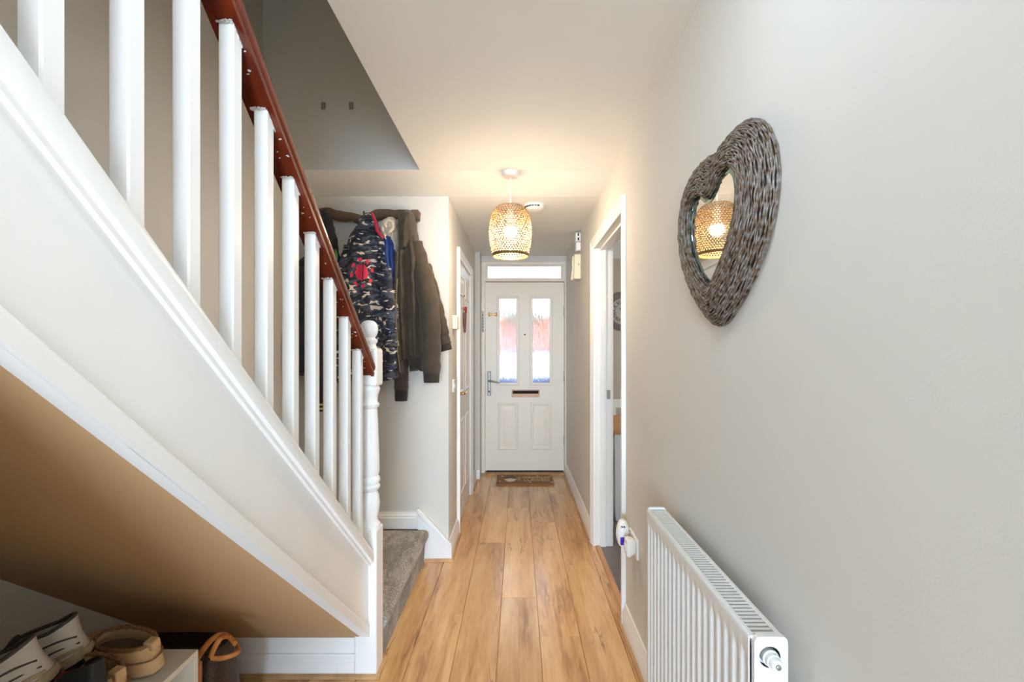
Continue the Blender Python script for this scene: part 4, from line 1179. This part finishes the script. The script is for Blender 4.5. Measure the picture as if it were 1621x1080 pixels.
PRINT = (pc[0] - cj_loc[0], pc[2] - cj_loc[2])
CAMO = camo_material()
cj = empty('camouflage_jacket', cj_loc, 'navy camouflage jacket with a pink chest print hanging on the rack', 'jacket')
drape([row(334, 574, 584, 0.08), row(345, 567, 591, 0.12), row(375, 552, 603, 0.15), row(415, 539, 612, 0.165), row(450, 530, 617, 0.17), row(500, 523, 626, 0.17), row(560, 519, 629, 0.165), row(601, 519, 631, 0.16)], seed=3, kf=4.5, fold=0.014).build('body', CAMO, cj, smooth=70)
sleeve([C(600, 380, 2.74), C(611, 430, 2.715), C(617, 490, 2.70), C(618, 550, 2.70), C(617, 598, 2.70)], [0.035, 0.045, 0.050, 0.050, 0.045], seed=4).build('sleeve', CAMO, cj, smooth=70)
sleeve([C(553, 390, 2.745), C(540, 450, 2.725), C(532, 510, 2.72), C(529, 570, 2.72), C(529, 606, 2.72)], [0.035, 0.045, 0.048, 0.046, 0.042], seed=9).build('sleeve', CAMO, cj, smooth=70)
B().tube([C(589, 338, 2.73), C(594, 350, 2.705), C(598, 366, 2.695), C(606, 378, 2.69)], [0.007, 0.011, 0.012, 0.005], 10).build('hood_lining', PINKC, cj, smooth=60)

# cream fleece and blue jumper squeezed between the two jackets
ff = empty('cream_fleece', (-0.77, 2.76, 1.87), 'cream fleece bunched between the camouflage and brown jackets', 'fleece')
drape([row(343, 610, 622, 0.10), row(352, 604, 627, 0.145), row(366, 603, 629, 0.16), row(376, 606, 630, 0.15), row(404, 620, 631, 0.12)], seed=12, kf=5, fold=0.016, levels=26, noise_amp=0.012).build('body', FLEECE, ff, smooth=70)
B().tube([C(612, 362, 2.695), C(609, 355, 2.69), C(614, 349, 2.69), C(621, 352, 2.69), C(622, 361, 2.69), C(616, 368, 2.69)], [0.010, 0.013, 0.014, 0.014, 0.013, 0.010], 10).build('rolled_collar', FLEECE, ff, smooth=60)
bj = empty('blue_jumper', (-0.76, 2.76, 1.69), 'blue jumper showing between the camouflage and brown jackets', 'jumper')
drape([row(370, 612, 623, 0.10), row(376, 607, 627, 0.15), row(400, 609, 627, 0.155), row(430, 612, 627, 0.155), row(455, 618, 627, 0.13)], seed=15, kf=4, fold=0.012, levels=24).build('body', BLUEC, bj, smooth=70)

# black jacket behind the balusters
kj = empty('black_jacket', (-1.2, 2.79, 0.95), 'black jacket with green piping hanging at the left end of the rack', 'jacket')
drape([row(398, 478, 486, 0.06), row(415, 466, 505, 0.12), row(440, 450, 515, 0.15), row(500, 445, 519, 0.16), row(560, 444, 519, 0.16), row(592, 444, 519, 0.15)], seed=21, kf=5, fold=0.012).build('body', BLACKC, kj, smooth=70)
sleeve([C(512, 336, 2.76), C(518, 352, 2.74), C(524, 378, 2.74), C(530, 408, 2.76), C(528, 440, 2.79)], [0.026, 0.036, 0.036, 0.030, 0.030], seed=22).build('hood', BLACKC, kj, smooth=70)
sleeve([C(508, 340, 2.79), C(498, 372, 2.79), C(488, 405, 2.79)], [0.026, 0.03, 0.03], seed=27).build('shoulder', BLACKC, kj, smooth=70)
sleeve([C(498, 430, 2.72), C(504, 500, 2.71), C(507, 570, 2.71), C(507, 640, 2.71)], [0.040, 0.046, 0.044, 0.036], seed=23).build('sleeve', BLACKC, kj, smooth=70)
sleeve([C(507, 638.5, 2.71), C(507, 640, 2.71), C(507, 641.5, 2.71)], [0.038, 0.038, 0.038], seed=24, wr=0).build('cuff_stripe', YELLOW, kj)
sleeve([C(507, 645, 2.71), C(507, 646.5, 2.71), C(507, 648, 2.71)], [0.037, 0.037, 0.037], seed=24, wr=0).build('cuff_stripe', YELLOW, kj)
sleeve([C(507, 641, 2.71), C(507, 645, 2.71), C(507, 651, 2.71)], [0.036, 0.036, 0.034], seed=24, wr=0).build('cuff', BLACKC, kj)
B().tube([C(531, 395, 2.735), C(533, 404, 2.735), C(534, 412, 2.74)], [0.004, 0.006, 0.004], 8).build('piping', GREENP, kj, smooth=60)

# ------------------------------------------------------------------ under the stairs: shoe rack, shoes, bag
RK = dict(x0=-1.32, x1=-0.868, y0=0.52, y1=1.235, z=0.499)
rk_ = empty('shoe_rack', ((RK['x0'] + RK['x1']) / 2, (RK['y0'] + RK['y1']) / 2, 0), 'white open shoe rack under the stairs', 'shoe rack')
B().box(RK['x0'], RK['x1'], RK['y0'], RK['y1'], RK['z'] - 0.016, RK['z']).build('top_board', LACQ, rk_, bevel=0.001)
B().box(RK['x0'], RK['x1'], RK['y1'] - 0.016, RK['y1'], 0, RK['z'] - 0.016).build('end_board', LACQ, rk_, bevel=0.001)
B().box(RK['x0'], RK['x1'], RK['y0'], RK['y0'] + 0.016, 0, RK['z'] - 0.016).build('end_board', LACQ, rk_, bevel=0.001)
B().box(RK['x0'], RK['x1'] - 0.01, RK['y0'] + 0.016, RK['y1'] - 0.016, 0.245, 0.261).build('shelf', LACQ, rk_, bevel=0.001)
B().box(RK['x0'], RK['x1'] - 0.01, RK['y0'] + 0.016, RK['y1'] - 0.016, 0.03, 0.046).build('shelf', LACQ, rk_, bevel=0.001)
B().box(RK['x0'], RK['x0'] + 0.006, RK['y0'] + 0.016, RK['y1'] - 0.016, 0.0, RK['z'] - 0.016).build('back_board', LACQ, rk_)

def catm3(pts, per=6):
    P_ = [Vector(p) for p in pts]; out = []
    for i in range(len(P_) - 1):
        p0 = P_[max(i - 1, 0)]; p1 = P_[i]; p2 = P_[i + 1]; p3 = P_[min(i + 2, len(P_) - 1)]
        for k in range(per):
            t = k / per
            out.append(0.5 * (2 * p1 + (p2 - p0) * t + (2 * p0 - 5 * p1 + 4 * p2 - p3) * t * t + (-p0 + 3 * p1 - 3 * p2 + p3) * t ** 3))
    out.append(P_[-1]); return out

def foot_outline(L, W, x0, x1, n=28, heel=0.8, toe=1.0, skew=0.12):
    """closed foot-shaped outline between x0 (heel) and x1 (toe)."""
    out = []
    for i in range(n):
        a = 2 * pi * i / n
        u = -cos(a)                       # -1 heel .. +1 toe
        x = (x0 + x1) / 2 + (x1 - x0) / 2 * u
        t = x / L
        w = W / 2 * (heel + (toe - heel) * min(1, max(0, t * 1.4))) * abs(sin(a)) ** 0.7
        y = math.copysign(w, sin(a)) + skew * W * (t - 0.5) * t
        out.append((x, y))
    return out
def slices(rows, L, W, **kw):
    """rows: (z, x0, x1, width factor)"""
    rings = []
    for z, x0, x1, wf in rows:
        zz = z if callable(z) else (lambda x, z=z: z)
        rings.append([(x, y, zz(x)) for x, y in foot_outline(L, W * wf, x0, x1, **kw)])
    return rings
SNW = pmat('white_mesh_leather', (216, 206, 190), 0.6, var=0.06, var_scale=30, bump=0.3, bump_scale=200)
SNB = pmat('beige_suede', (186, 164, 130), 0.85, var=0.12, var_scale=40, bump=0.4, bump_scale=250)
SNG = pmat('dark_grey_trim', (82, 74, 66), 0.7, var=0.15, var_scale=40)
SOLEB = pmat('black_rubber_sole', (24, 24, 25), 0.6, var=0.15, var_scale=40, bump=0.3)
SOLEO = pmat('caramel_sole_insert', (150, 106, 60), 0.5, var=0.15, var_scale=40)
TAN = pmat('tan_leather', (214, 178, 134), 0.5, var=0.08, var_scale=30, bump=0.25, bump_scale=160)
TAND = pmat('brown_braid', (150, 108, 72), 0.6, var=0.3, var_scale=120, bump=0.5, bump_scale=200)
INS = pmat('grey_brown_insole', (112, 96, 80), 0.8, var=0.15, var_scale=30)
REDS = pmat('red_shoe_fabric', (150, 16, 34), 0.7, var=0.12, var_scale=60, bump=0.3)
TAGW = pmat('white_fabric_tag', (222, 214, 202), 0.8, var=0.05)

def sneaker(loc, rz, pitch, label, group):
    r = empty('sneaker', loc, label, 'shoe', group, rot=(0, pitch, rz))
    L, W = 0.285, 0.100
    bow = lambda h: (lambda x: h + 0.018 * max(0, (x / L - 0.72) / 0.28) ** 2 + 0.006 * max(0, (0.12 - x / L) / 0.12))
    B().loft(slices([(bow(0.0), 0.012, L - 0.012, 0.90), (bow(0.004), 0.002, L - 0.002, 0.98), (bow(0.016), -0.002, L, 1.02)], L, W)).build('outsole', SOLEB, r, smooth=50, local=True)
    mids = B().loft(slices([(bow(0.016), 0.0, L - 0.001, 1.02), (bow(0.026), -0.006, L - 0.004, 1.04), (bow(0.036), -0.002, L - 0.008, 0.98)], L, W)).build('midsole', SNB, r, smooth=50, local=True)
    for sgn in (-1, 1):
        B().tube([(0.035, sgn * 0.046, 0.022), (0.075, sgn * 0.050, 0.024), (0.12, sgn * 0.050, 0.021)], [0.006, 0.009, 0.005], 8, flat=((0, 1, 0), 0.4)).build('sole_insert', SOLEO, mids, smooth=60, local=True)
    UR = [(0.036, 0.002, L - 0.010, 0.96), (0.050, 0.004, L - 0.018, 0.95), (0.066, 0.006, L - 0.058, 0.88), (0.080, 0.008, L - 0.100, 0.76), (0.094, 0.008, L - 0.140, 0.68), (0.104, 0.006, 0.128, 0.66)]
    def ysurf(x, z):
        k = 0
        while k < len(UR) - 2 and UR[k + 1][0] < z: k += 1
        f_ = min(1, max(0, (z - UR[k][0]) / (UR[k + 1][0] - UR[k][0])))
        x0, x1, wf = (UR[k][j] + (UR[k + 1][j] - UR[k][j]) * f_ for j in (1, 2, 3))
        u = max(-0.999, min(0.999, (x - (x0 + x1) / 2) / ((x1 - x0) / 2)))
        t = x / L
        return W * wf / 2 * (0.8 + 0.2 * min(1, max(0, t * 1.4))) * sqrt(1 - u * u) ** 0.7, 0.12 * W * wf * (t - 0.5) * t
    up = slices([(bow(0.034), 0.002, L - 0.010, 0.96), (bow(0.050), 0.004, L - 0.018, 0.95), (0.066, 0.006, L - 0.058, 0.88), (0.080, 0.008, L - 0.100, 0.76), (0.094, 0.008, L - 0.140, 0.68), (0.104, 0.006, 0.128, 0.66), (0.108, 0.010, 0.120, 0.60), (0.098, 0.016, 0.118, 0.52), (0.060, 0.020, 0.125, 0.52)], L, W)
    # heel tab rises
    up = [[(x, y, z + (0.014 * max(0, (0.05 - x) / 0.05) if k in (4, 5, 6) else 0)) for x, y, z in rg] for k, rg in enumerate(up)]
    B().loft(up).build('upper', SNW, r, smooth=60, local=True)
    B().tube([(x, y, z + 0.001) for x, y, z in up[6]], 0.0045, 8, closed=True).build('collar_binding', SNG, r, smooth=60, local=True)
    for sgn in (-1, 1):
        def arc(pts, rad, name, mat):
            q = []
            for x, z in pts:
                h, sk = ysurf(x, z); q.append((x, sk + sgn * (h + 0.0005), z))
            B().tube(catm3(q, 4), rad, 6, flat=((0, 1, 0), 0.6)).build(name, mat, r, smooth=60, local=True)
        arc([(0.012, 0.074), (0.04, 0.082), (0.075, 0.080), (0.105, 0.066), (0.125, 0.048)], 0.0026, 'trim_line', SNG)
        arc([(0.010, 0.058), (0.05, 0.064), (0.09, 0.056), (0.118, 0.042)], 0.0022, 'trim_line', SNG)
        arc([(0.098, 0.102), (0.112, 0.090), (0.120, 0.074), (0.134, 0.058), (0.160, 0.046)], 0.0040, 'trim_line', SNG)
        arc([(0.116, 0.098), (0.130, 0.084), (0.142, 0.066), (0.165, 0.052)], 0.0042, 'eyelet_stay', SNW)
        arc([(0.008, 0.044), (0.035, 0.048), (0.07, 0.044), (0.11, 0.040)], 0.0055, 'heel_overlay', SNB)
    B().tube([(0.150, 0, 0.086), (0.132, 0, 0.100), (0.118, 0, 0.116)], [0.022, 0.024, 0.018], 12, flat=((1, 0, 1), 0.3)).build('tongue', SNG, r, smooth=60, local=True)
    for k in range(5):
        x = 0.138 + k * 0.018; z = 0.098 - k * 0.0095
        B().tube([(x, -0.024, z - 0.004), (x + 0.004, 0, z + 0.007), (x, 0.024, z - 0.004)], 0.003, 6).build('lace', TAGW, r, smooth=60, local=True)
    return r
sneaker((-1.022, 1.100, RK['z'] + 0.066), math.atan2(-0.42, -0.9), 0.235, 'white and beige sneaker nearer the tan slippers', 'sneakers on the shoe rack')
sneaker((-0.985, 0.985, RK['z'] + 0.094), math.atan2(-0.44, -0.9), 0.34, 'white and beige sneaker nearest the camera, its heel in front of the other', 'sneakers on the shoe rack')

def slipper(loc, rot, label, group):
    r = empty('slipper', loc, label, 'shoe', group, rot=rot)
    L, W = 0.26, 0.098
    B().loft(slices([(0.0, 0.006, L - 0.008, 0.92), (0.003, 0.0, L - 0.002, 0.99), (0.036, -0.002, L, 1.0), (0.040, 0.002, L - 0.004, 0.97)], L, W)).build('platform_sole', TAN, r, smooth=40, local=True)
    up = slices([(0.040, 0.004, L - 0.006, 0.95), (0.052, 0.0, L - 0.008, 0.98), (0.066, 0.003, L - 0.04, 0.93), (0.076, 0.006, L - 0.085, 0.84), (0.078, 0.012, L - 0.100, 0.74), (0.070, 0.016, L - 0.100, 0.70), (0.046, 0.016, L - 0.08, 0.72)], L, W)
    B().loft(up).build('upper', TAN, r, smooth=55, local=True)
    B().loft(slices([(0.0465, 0.018, L - 0.085, 0.70), (0.048, 0.02, L - 0.09, 0.66)], L, W)).build('insole', INS, r, local=True)
    # braided rim
    ol = foot_outline(L, W * 0.80, 0.010, L - 0.095, n=40)
    B().tube([(x, y, 0.078) for x, y in ol], [0.0042 + 0.0014 * (i % 2) for i in range(40)], 8, closed=True).build('braided_rim', TAND, r, smooth=60, local=True)
    B().tube([(x, y * 1.05, 0.042) for x, y in foot_outline(L, W * 0.985, -0.002, L - 0.004, n=40)], 0.0018, 6, closed=True).build('seam', TAND, r, smooth=60, local=True)
    B().box(-0.004, 0.022, -0.012, 0.012, 0.064, 0.086).build('heel_tab', TAN, r, bevel=0.003, local=True)
    return r
slipper((-0.895, 1.140, RK['z'] + 0.011), (-0.2, 0, math.atan2(0.17, -0.96)), 'tan platform slipper at the far corner of the shoe rack', 'tan slippers')
slipper((-0.893, 1.030, RK['z'] + 0.008), (-0.10, 0, math.atan2(0.20, -0.96)), 'tan platform slipper in front of its pair, behind the black shoe', 'tan slippers')

bs = empty('black_shoe', (-0.845, 0.935, RK['z'] + 0.040), 'black and red shoe with a white tag on the shoe rack', 'shoe', rot=(0, 0.16, math.atan2(0.24, -0.95)))
L_, W_ = 0.26, 0.094
B().loft(slices([(0.0, 0.006, L_ - 0.008, 0.92), (0.016, 0.0, L_, 1.0), (0.020, 0.002, L_ - 0.004, 0.97)], L_, W_)).build('sole', SOLEB, bs, smooth=40, local=True)
B().loft(slices([(0.020, 0.004, L_ - 0.008, 0.95), (0.050, 0.002, L_ - 0.02, 0.95), (0.075, 0.004, L_ - 0.08, 0.82), (lambda x: 0.092 + 0.040 * max(0, 1 - x / 0.09) ** 0.35, 0.000, L_ - 0.13, 0.66), (lambda x: 0.094 + 0.040 * max(0, 1 - x / 0.09) ** 0.35, 0.012, L_ - 0.14, 0.56), (0.06, 0.016, L_ - 0.14, 0.56)], L_, W_)).build('upper', SOLEB, bs, smooth=55, local=True)
B().loft(slices([(0.06, 0.018, L_ - 0.145, 0.54), (0.101, 0.014, L_ - 0.142, 0.56), (0.103, 0.018, L_ - 0.146, 0.50), (0.062, 0.022, L_ - 0.15, 0.48)], L_, W_)).build('lining', REDS, bs, smooth=55, local=True)
for sgn in (-1, 1):
    B().tube([(0.05, sgn * 0.044, 0.03), (0.075, sgn * 0.043, 0.06), (0.095, sgn * 0.032, 0.085)], [0.010, 0.011, 0.008], 8, flat=((0, 1, 0), 0.35)).build('side_stripe', REDS, bs, smooth=60, local=True)
B().prism([(0.058, 0.035), (0.072, 0.035), (0.084, 0.066), (0.070, 0.066)], 'y', 0.0485, 0.0505).build('tag', TAGW, bs, local=True)

# brown patterned handbag behind the rack
def bag_material():
    m = bpy.data.materials.new('brown_patterned_canvas'); m.use_nodes = True
    n, l = nodes_of(m); p = n['Principled BSDF']; p.inputs['Roughness'].default_value = 0.5
    tc = n.new('ShaderNodeTexCoord')
    v = n.new('ShaderNodeTexVoronoi'); v.inputs['Scale'].default_value = 75; v.inputs['Randomness'].default_value = 0.9
    l.new(tc.outputs['Object'], v.inputs['Vector'])
    w = n.new('ShaderNodeMath'); w.operation = 'SINE'
    mu = n.new('ShaderNodeMath'); mu.operation = 'MULTIPLY'; mu.inputs[1].default_value = 24
    l.new(v.outputs['Distance'], mu.inputs[0]); l.new(mu.outputs['Value'], w.inputs[0])
    r = n.new('ShaderNodeMapRange'); r.inputs['From Min'].default_value = 0.55; r.inputs['From Max'].default_value = 0.9
    l.new(w.outputs['Value'], r.inputs['Value'])
    x = n.new('ShaderNodeMix'); x.data_type = 'RGBA'; x.inputs['A'].default_value = srgb(38, 26, 21); x.inputs['B'].default_value = srgb(92, 64, 40)
    l.new(r.outputs['Result'], x.inputs['Factor']); l.new(x.outputs['Result'], p.inputs['Base Color'])
    return m
CANV = bag_material()
STRAP = pmat('tan_vachetta_strap', (196, 124, 62), 0.45, var=0.12, var_scale=30, bump=0.15)
by = 1.44
bag = empty('handbag', (-1.06, by, 0), 'brown patterned handbag with tan leather handles behind the shoe rack', 'handbag')
rings = []
for z, hw, hd, cx in ((0.0, 0.150, 0.085, -1.075), (0.012, 0.160, 0.095, -1.075), (0.12, 0.168, 0.100, -1.075), (0.25, 0.166, 0.092, -1.075), (0.34, 0.158, 0.070, -1.075), (0.385, 0.150, 0.045, -1.075), (0.392, 0.146, 0.036, -1.075), (0.375, 0.142, 0.032, -1.075)):
    rings.append([(cx + hw * math.copysign(abs(cos(a)) ** 0.45, cos(a)), by + hd * math.copysign(abs(sin(a)) ** 0.6, sin(a)), z) for a in [2 * pi * i / 36 for i in range(36)]])
B().loft(rings).build('body', CANV, bag, smooth=60)
rim = [(-1.075 + 0.152 * math.copysign(abs(cos(a)) ** 0.45, cos(a)), by + 0.048 * math.copysign(abs(sin(a)) ** 0.6, sin(a)), 0.384) for a in [2 * pi * i / 40 for i in range(40)]]
B().tube(rim, 0.0045, 8, closed=True).build('leather_rim', CANV, bag, smooth=60)
def strap_(pts, w=0.011): return B().tube(catm3(pts), w, 10, flat=((0, 1, 0), 0.45))
BP = lambda px, py, y=by - 0.115: C(px, py, y)
strap_([BP(310, 1052), BP(313, 1042), BP(322, 1028), BP(335, 1013, by - 0.09), BP(349, 1005, by - 0.07), BP(362, 1008, by - 0.06), BP(372, 1019, by - 0.08)], 0.0085).build('handle', STRAP, bag, smooth=60)
strap_([BP(333, 1041), BP(338, 1029), BP(346, 1015), BP(356, 1008, by - 0.08), BP(368, 1013, by - 0.05), BP(377, 1026, by - 0.06), BP(375, 1034, by - 0.09), BP(358, 1041), BP(343, 1043), BP(334, 1042)], 0.0075).build('handle', STRAP, bag, smooth=60)
rp_ = BP(310, 1049)
B().tube([(rp_[0] + 0.011 * cos(2 * pi * i / 20), rp_[1], rp_[2] + 0.011 * sin(2 * pi * i / 20)) for i in range(20)], 0.0025, 6, closed=True).build('ring', BRASS, bag, smooth=60)
B().prism([(rp_[0] - 0.013, 0.19), (rp_[0] + 0.007, 0.19), (rp_[0] + 0.008, rp_[2] - 0.006), (rp_[0] - 0.008, rp_[2] - 0.006)], 'y', by - 0.114, by - 0.098).build('leather_tab', STRAP, bag, bevel=0.002)

# ------------------------------------------------------------------ kitchen furniture seen through the doorway
CLOCKR = pmat('grey_clock_rim', (120, 112, 104), 0.5, var=0.15, var_scale=20)
CLOCKF = pmat('pale_clock_face', (190, 184, 174), 0.6, var=0.05)
ck = empty('wall_clock', (1.15, 5.15, 1.53), 'round grey wall clock with Roman numerals in the kitchen', 'clock')
cc = (1.187, 5.15, 1.752)
B().lathe([(0.215, 0), (0.218, -0.02), (0.195, -0.034), (0.150, -0.028), (0.146, -0.012)], cc, 48, 'y').build('rim', CLOCKR, ck, smooth=40)
B().lathe([(0.147, -0.010), (0.147, -0.014)], cc, 48, 'y').build('face', CLOCKF, ck)
for h_, nm in enumerate(('XII', 'I', 'II', 'III', 'IIII', 'V', 'VI', 'VII', 'VIII', 'IX', 'X', 'XI')):
    a = 2 * pi * h_ / 12
    o = lettering(nm, 0.064, (0, 0, 0), DARK, ck, 'numeral', sx=0.8)
    w = WO[ck.name]
    o.location = (cc[0] + 0.104 * sin(a) - w[0], cc[1] - 0.0155 - w[1], cc[2] + 0.104 * cos(a) - w[2])
    o.rotation_euler = (pi / 2, a, 0)
for a, ln, wd in ((2 * pi * 10.3 / 12, 0.05, 0.005), (2 * pi * 0.22, 0.085, 0.003)):
    B().box(-wd, wd, -0.001, 0.001, -0.02, ln).xform(Matrix.Translation((cc[0], cc[1] - 0.019, cc[2])) @ Matrix.Rotation(a, 4, 'Y')).build('hand', DARK, ck)
TABW = pmat('honey_table_top', (190, 138, 90), 0.45, var=0.2, var_scale=10, stretch=(0.2, 1, 1))
tb = empty('dining_table', (1.2, 3.87, 0), 'kitchen table with a honey wood top and white legs', 'table')
B().box(0.70, 1.70, 3.45, 4.30, 0.672, 0.70).build('table_top', TABW, tb, bevel=0.004)
B().box(0.76, 1.64, 3.50, 4.25, 0.585, 0.672).build('apron', SATIN, tb)
for x in (0.775, 1.60):
    for y in (3.515, 4.205):
        B().loft([[(x + s * r_, y + t * r_, z) for s, t in ((-1, -1), (1, -1), (1, 1), (-1, 1))] for z, r_ in ((0.0, 0.022), (0.08, 0.03), (0.585, 0.034), (0.672, 0.034))]).build('leg', SATIN, tb)
chk = empty('kitchen_chair', (1.12, 4.62, 0), 'white kitchen chair on the far side of the table', 'chair')
B().box(0.92, 1.34, 4.42, 4.82, 0.43, 0.46).build('seat', SATIN, chk, bevel=0.008)
for x in (0.945, 1.315):
    B().tube([(x, 4.80, 0.0), (x, 4.80, 0.45), (x, 4.85, 0.78)], 0.018, 10).build('back_leg', SATIN, chk, smooth=50)
    B().tube([(x, 4.44, 0.0), (x, 4.44, 0.44)], 0.018, 10).build('front_leg', SATIN, chk, smooth=50)
B().box(0.93, 1.33, 4.835, 4.86, 0.70, 0.79).build('top_rail', SATIN, chk, bevel=0.006)
for x in (1.02, 1.13, 1.24):
    B().box(x - 0.015, x + 0.015, 4.81, 4.84, 0.45, 0.71).build('back_slat', SATIN, chk)

# ------------------------------------------------------------------ outside the front door
PAVE = pmat('pale_driveway', (196, 190, 182), 0.9, var=0.08, var_scale=2)
BRICK = pmat('salmon_brick_wall', (206, 120, 96), 0.9, var=0.15, var_scale=3)
struct(B().box(-8, 8, 4.98, 18, -0.30, -0.12).build('ground_outside', PAVE), 'pale driveway outside the front door')
gw = B().box(-7, 7, 13.0, 13.2, -0.12, 2.25).build('garden_wall', BRICK); tag(gw, 'salmon brick boundary wall seen through the front door glass', 'wall')
B().box(-7, 7, 12.97, 13.23, 2.25, 2.32).build('coping', PAVE, gw)
CARB = pmat('dark_blue_car_paint', (22, 40, 110), 0.25, var=0.05, coat=0.5)
CARW = pmat('car_window_sky_tint', (190, 200, 210), 0.1, var=0.03)  # pale base colour stands in for sky reflected in the glass
car = empty('parked_car', (0.1, 8.9, -0.12), 'dark blue parked car behind the front door glass', 'car')
g0 = -0.12
B().prism([(-2.0, g0 + 0.25), (-2.0, g0 + 0.72), (-1.6, g0 + 0.84), (-0.9, g0 + 0.90), (1.7, g0 + 0.92), (2.1, g0 + 0.80), (2.15, g0 + 0.28)], 'y', 8.0, 9.7).build('body', CARB, car, bevel=0.05, seg=3)
B().prism([(-1.0, g0 + 0.90), (-0.35, g0 + 1.38), (1.0, g0 + 1.40), (1.75, g0 + 0.92)], 'y', 8.1, 9.6).build('cabin', CARW, car, bevel=0.04, seg=3)
B().box(-0.35, 1.0, 8.14, 9.56, g0 + 1.38, g0 + 1.43).build('roof', CARB, car, bevel=0.02)
for x in (-1.3, 1.45):
    for y in (8.05, 9.65):
        B().lathe([(0.18, -0.1), (0.31, -0.09), (0.32, 0), (0.31, 0.09), (0.18, 0.1)], (x, y, g0 + 0.32), 24, 'y').build('wheel', SOLEB, car, smooth=40)
BARK = pmat('grey_bark', (92, 86, 78), 0.9, var=0.25, var_scale=8, bump=0.5)
LEAF = pmat('green_leaf', (84, 112, 66), 0.8, var=0.3, var_scale=3)
tr_ = empty('garden_tree', (0.10, 11.2, -0.12), 'small bare-branched tree seen through the front door glass', 'tree')
B().tube(catm3([(0.10, 11.2, -0.12), (0.12, 11.2, 1.2), (0.02, 11.2, 2.0), (0.15, 11.2, 2.9), (0.05, 11.2, 3.8)]), [0.11 - 0.003 * i for i in range(25)], 10).build('trunk', BARK, tr_, smooth=60)
for sgn, z0 in ((-1, 1.35), (1, 1.5), (-1, 2.0), (1, 2.3)):
    B().tube(catm3([(0.08, 11.2, z0), (0.10 + sgn * 0.28, 11.1, z0 + 0.45), (0.12 + sgn * 0.32, 11.1, z0 + 0.9), (0.12 + sgn * 0.5, 11.0, z0 + 1.4)]), 0.05, 8).build('branch', BARK, tr_, smooth=60)
rg = random.Random(11)
lv = B()
for k in range(520):
    c = Vector(((-0.18 if k % 2 else 0.42) + rg.gauss(0, 0.14), 11.1 + rg.gauss(0, 0.2), 2.1 + rg.gauss(0, 0.16)))
    u = Vector((rg.uniform(-1, 1), rg.uniform(-1, 1), rg.uniform(-1, 1))).normalized(); v = u.orthogonal().normalized()
    lv.add([c - u * 0.05, c + v * 0.022, c + u * 0.05, c - v * 0.022], [(0, 1, 2, 3)])
lo = lv.build('leaf', LEAF, tr_); lo['kind'] = 'stuff'
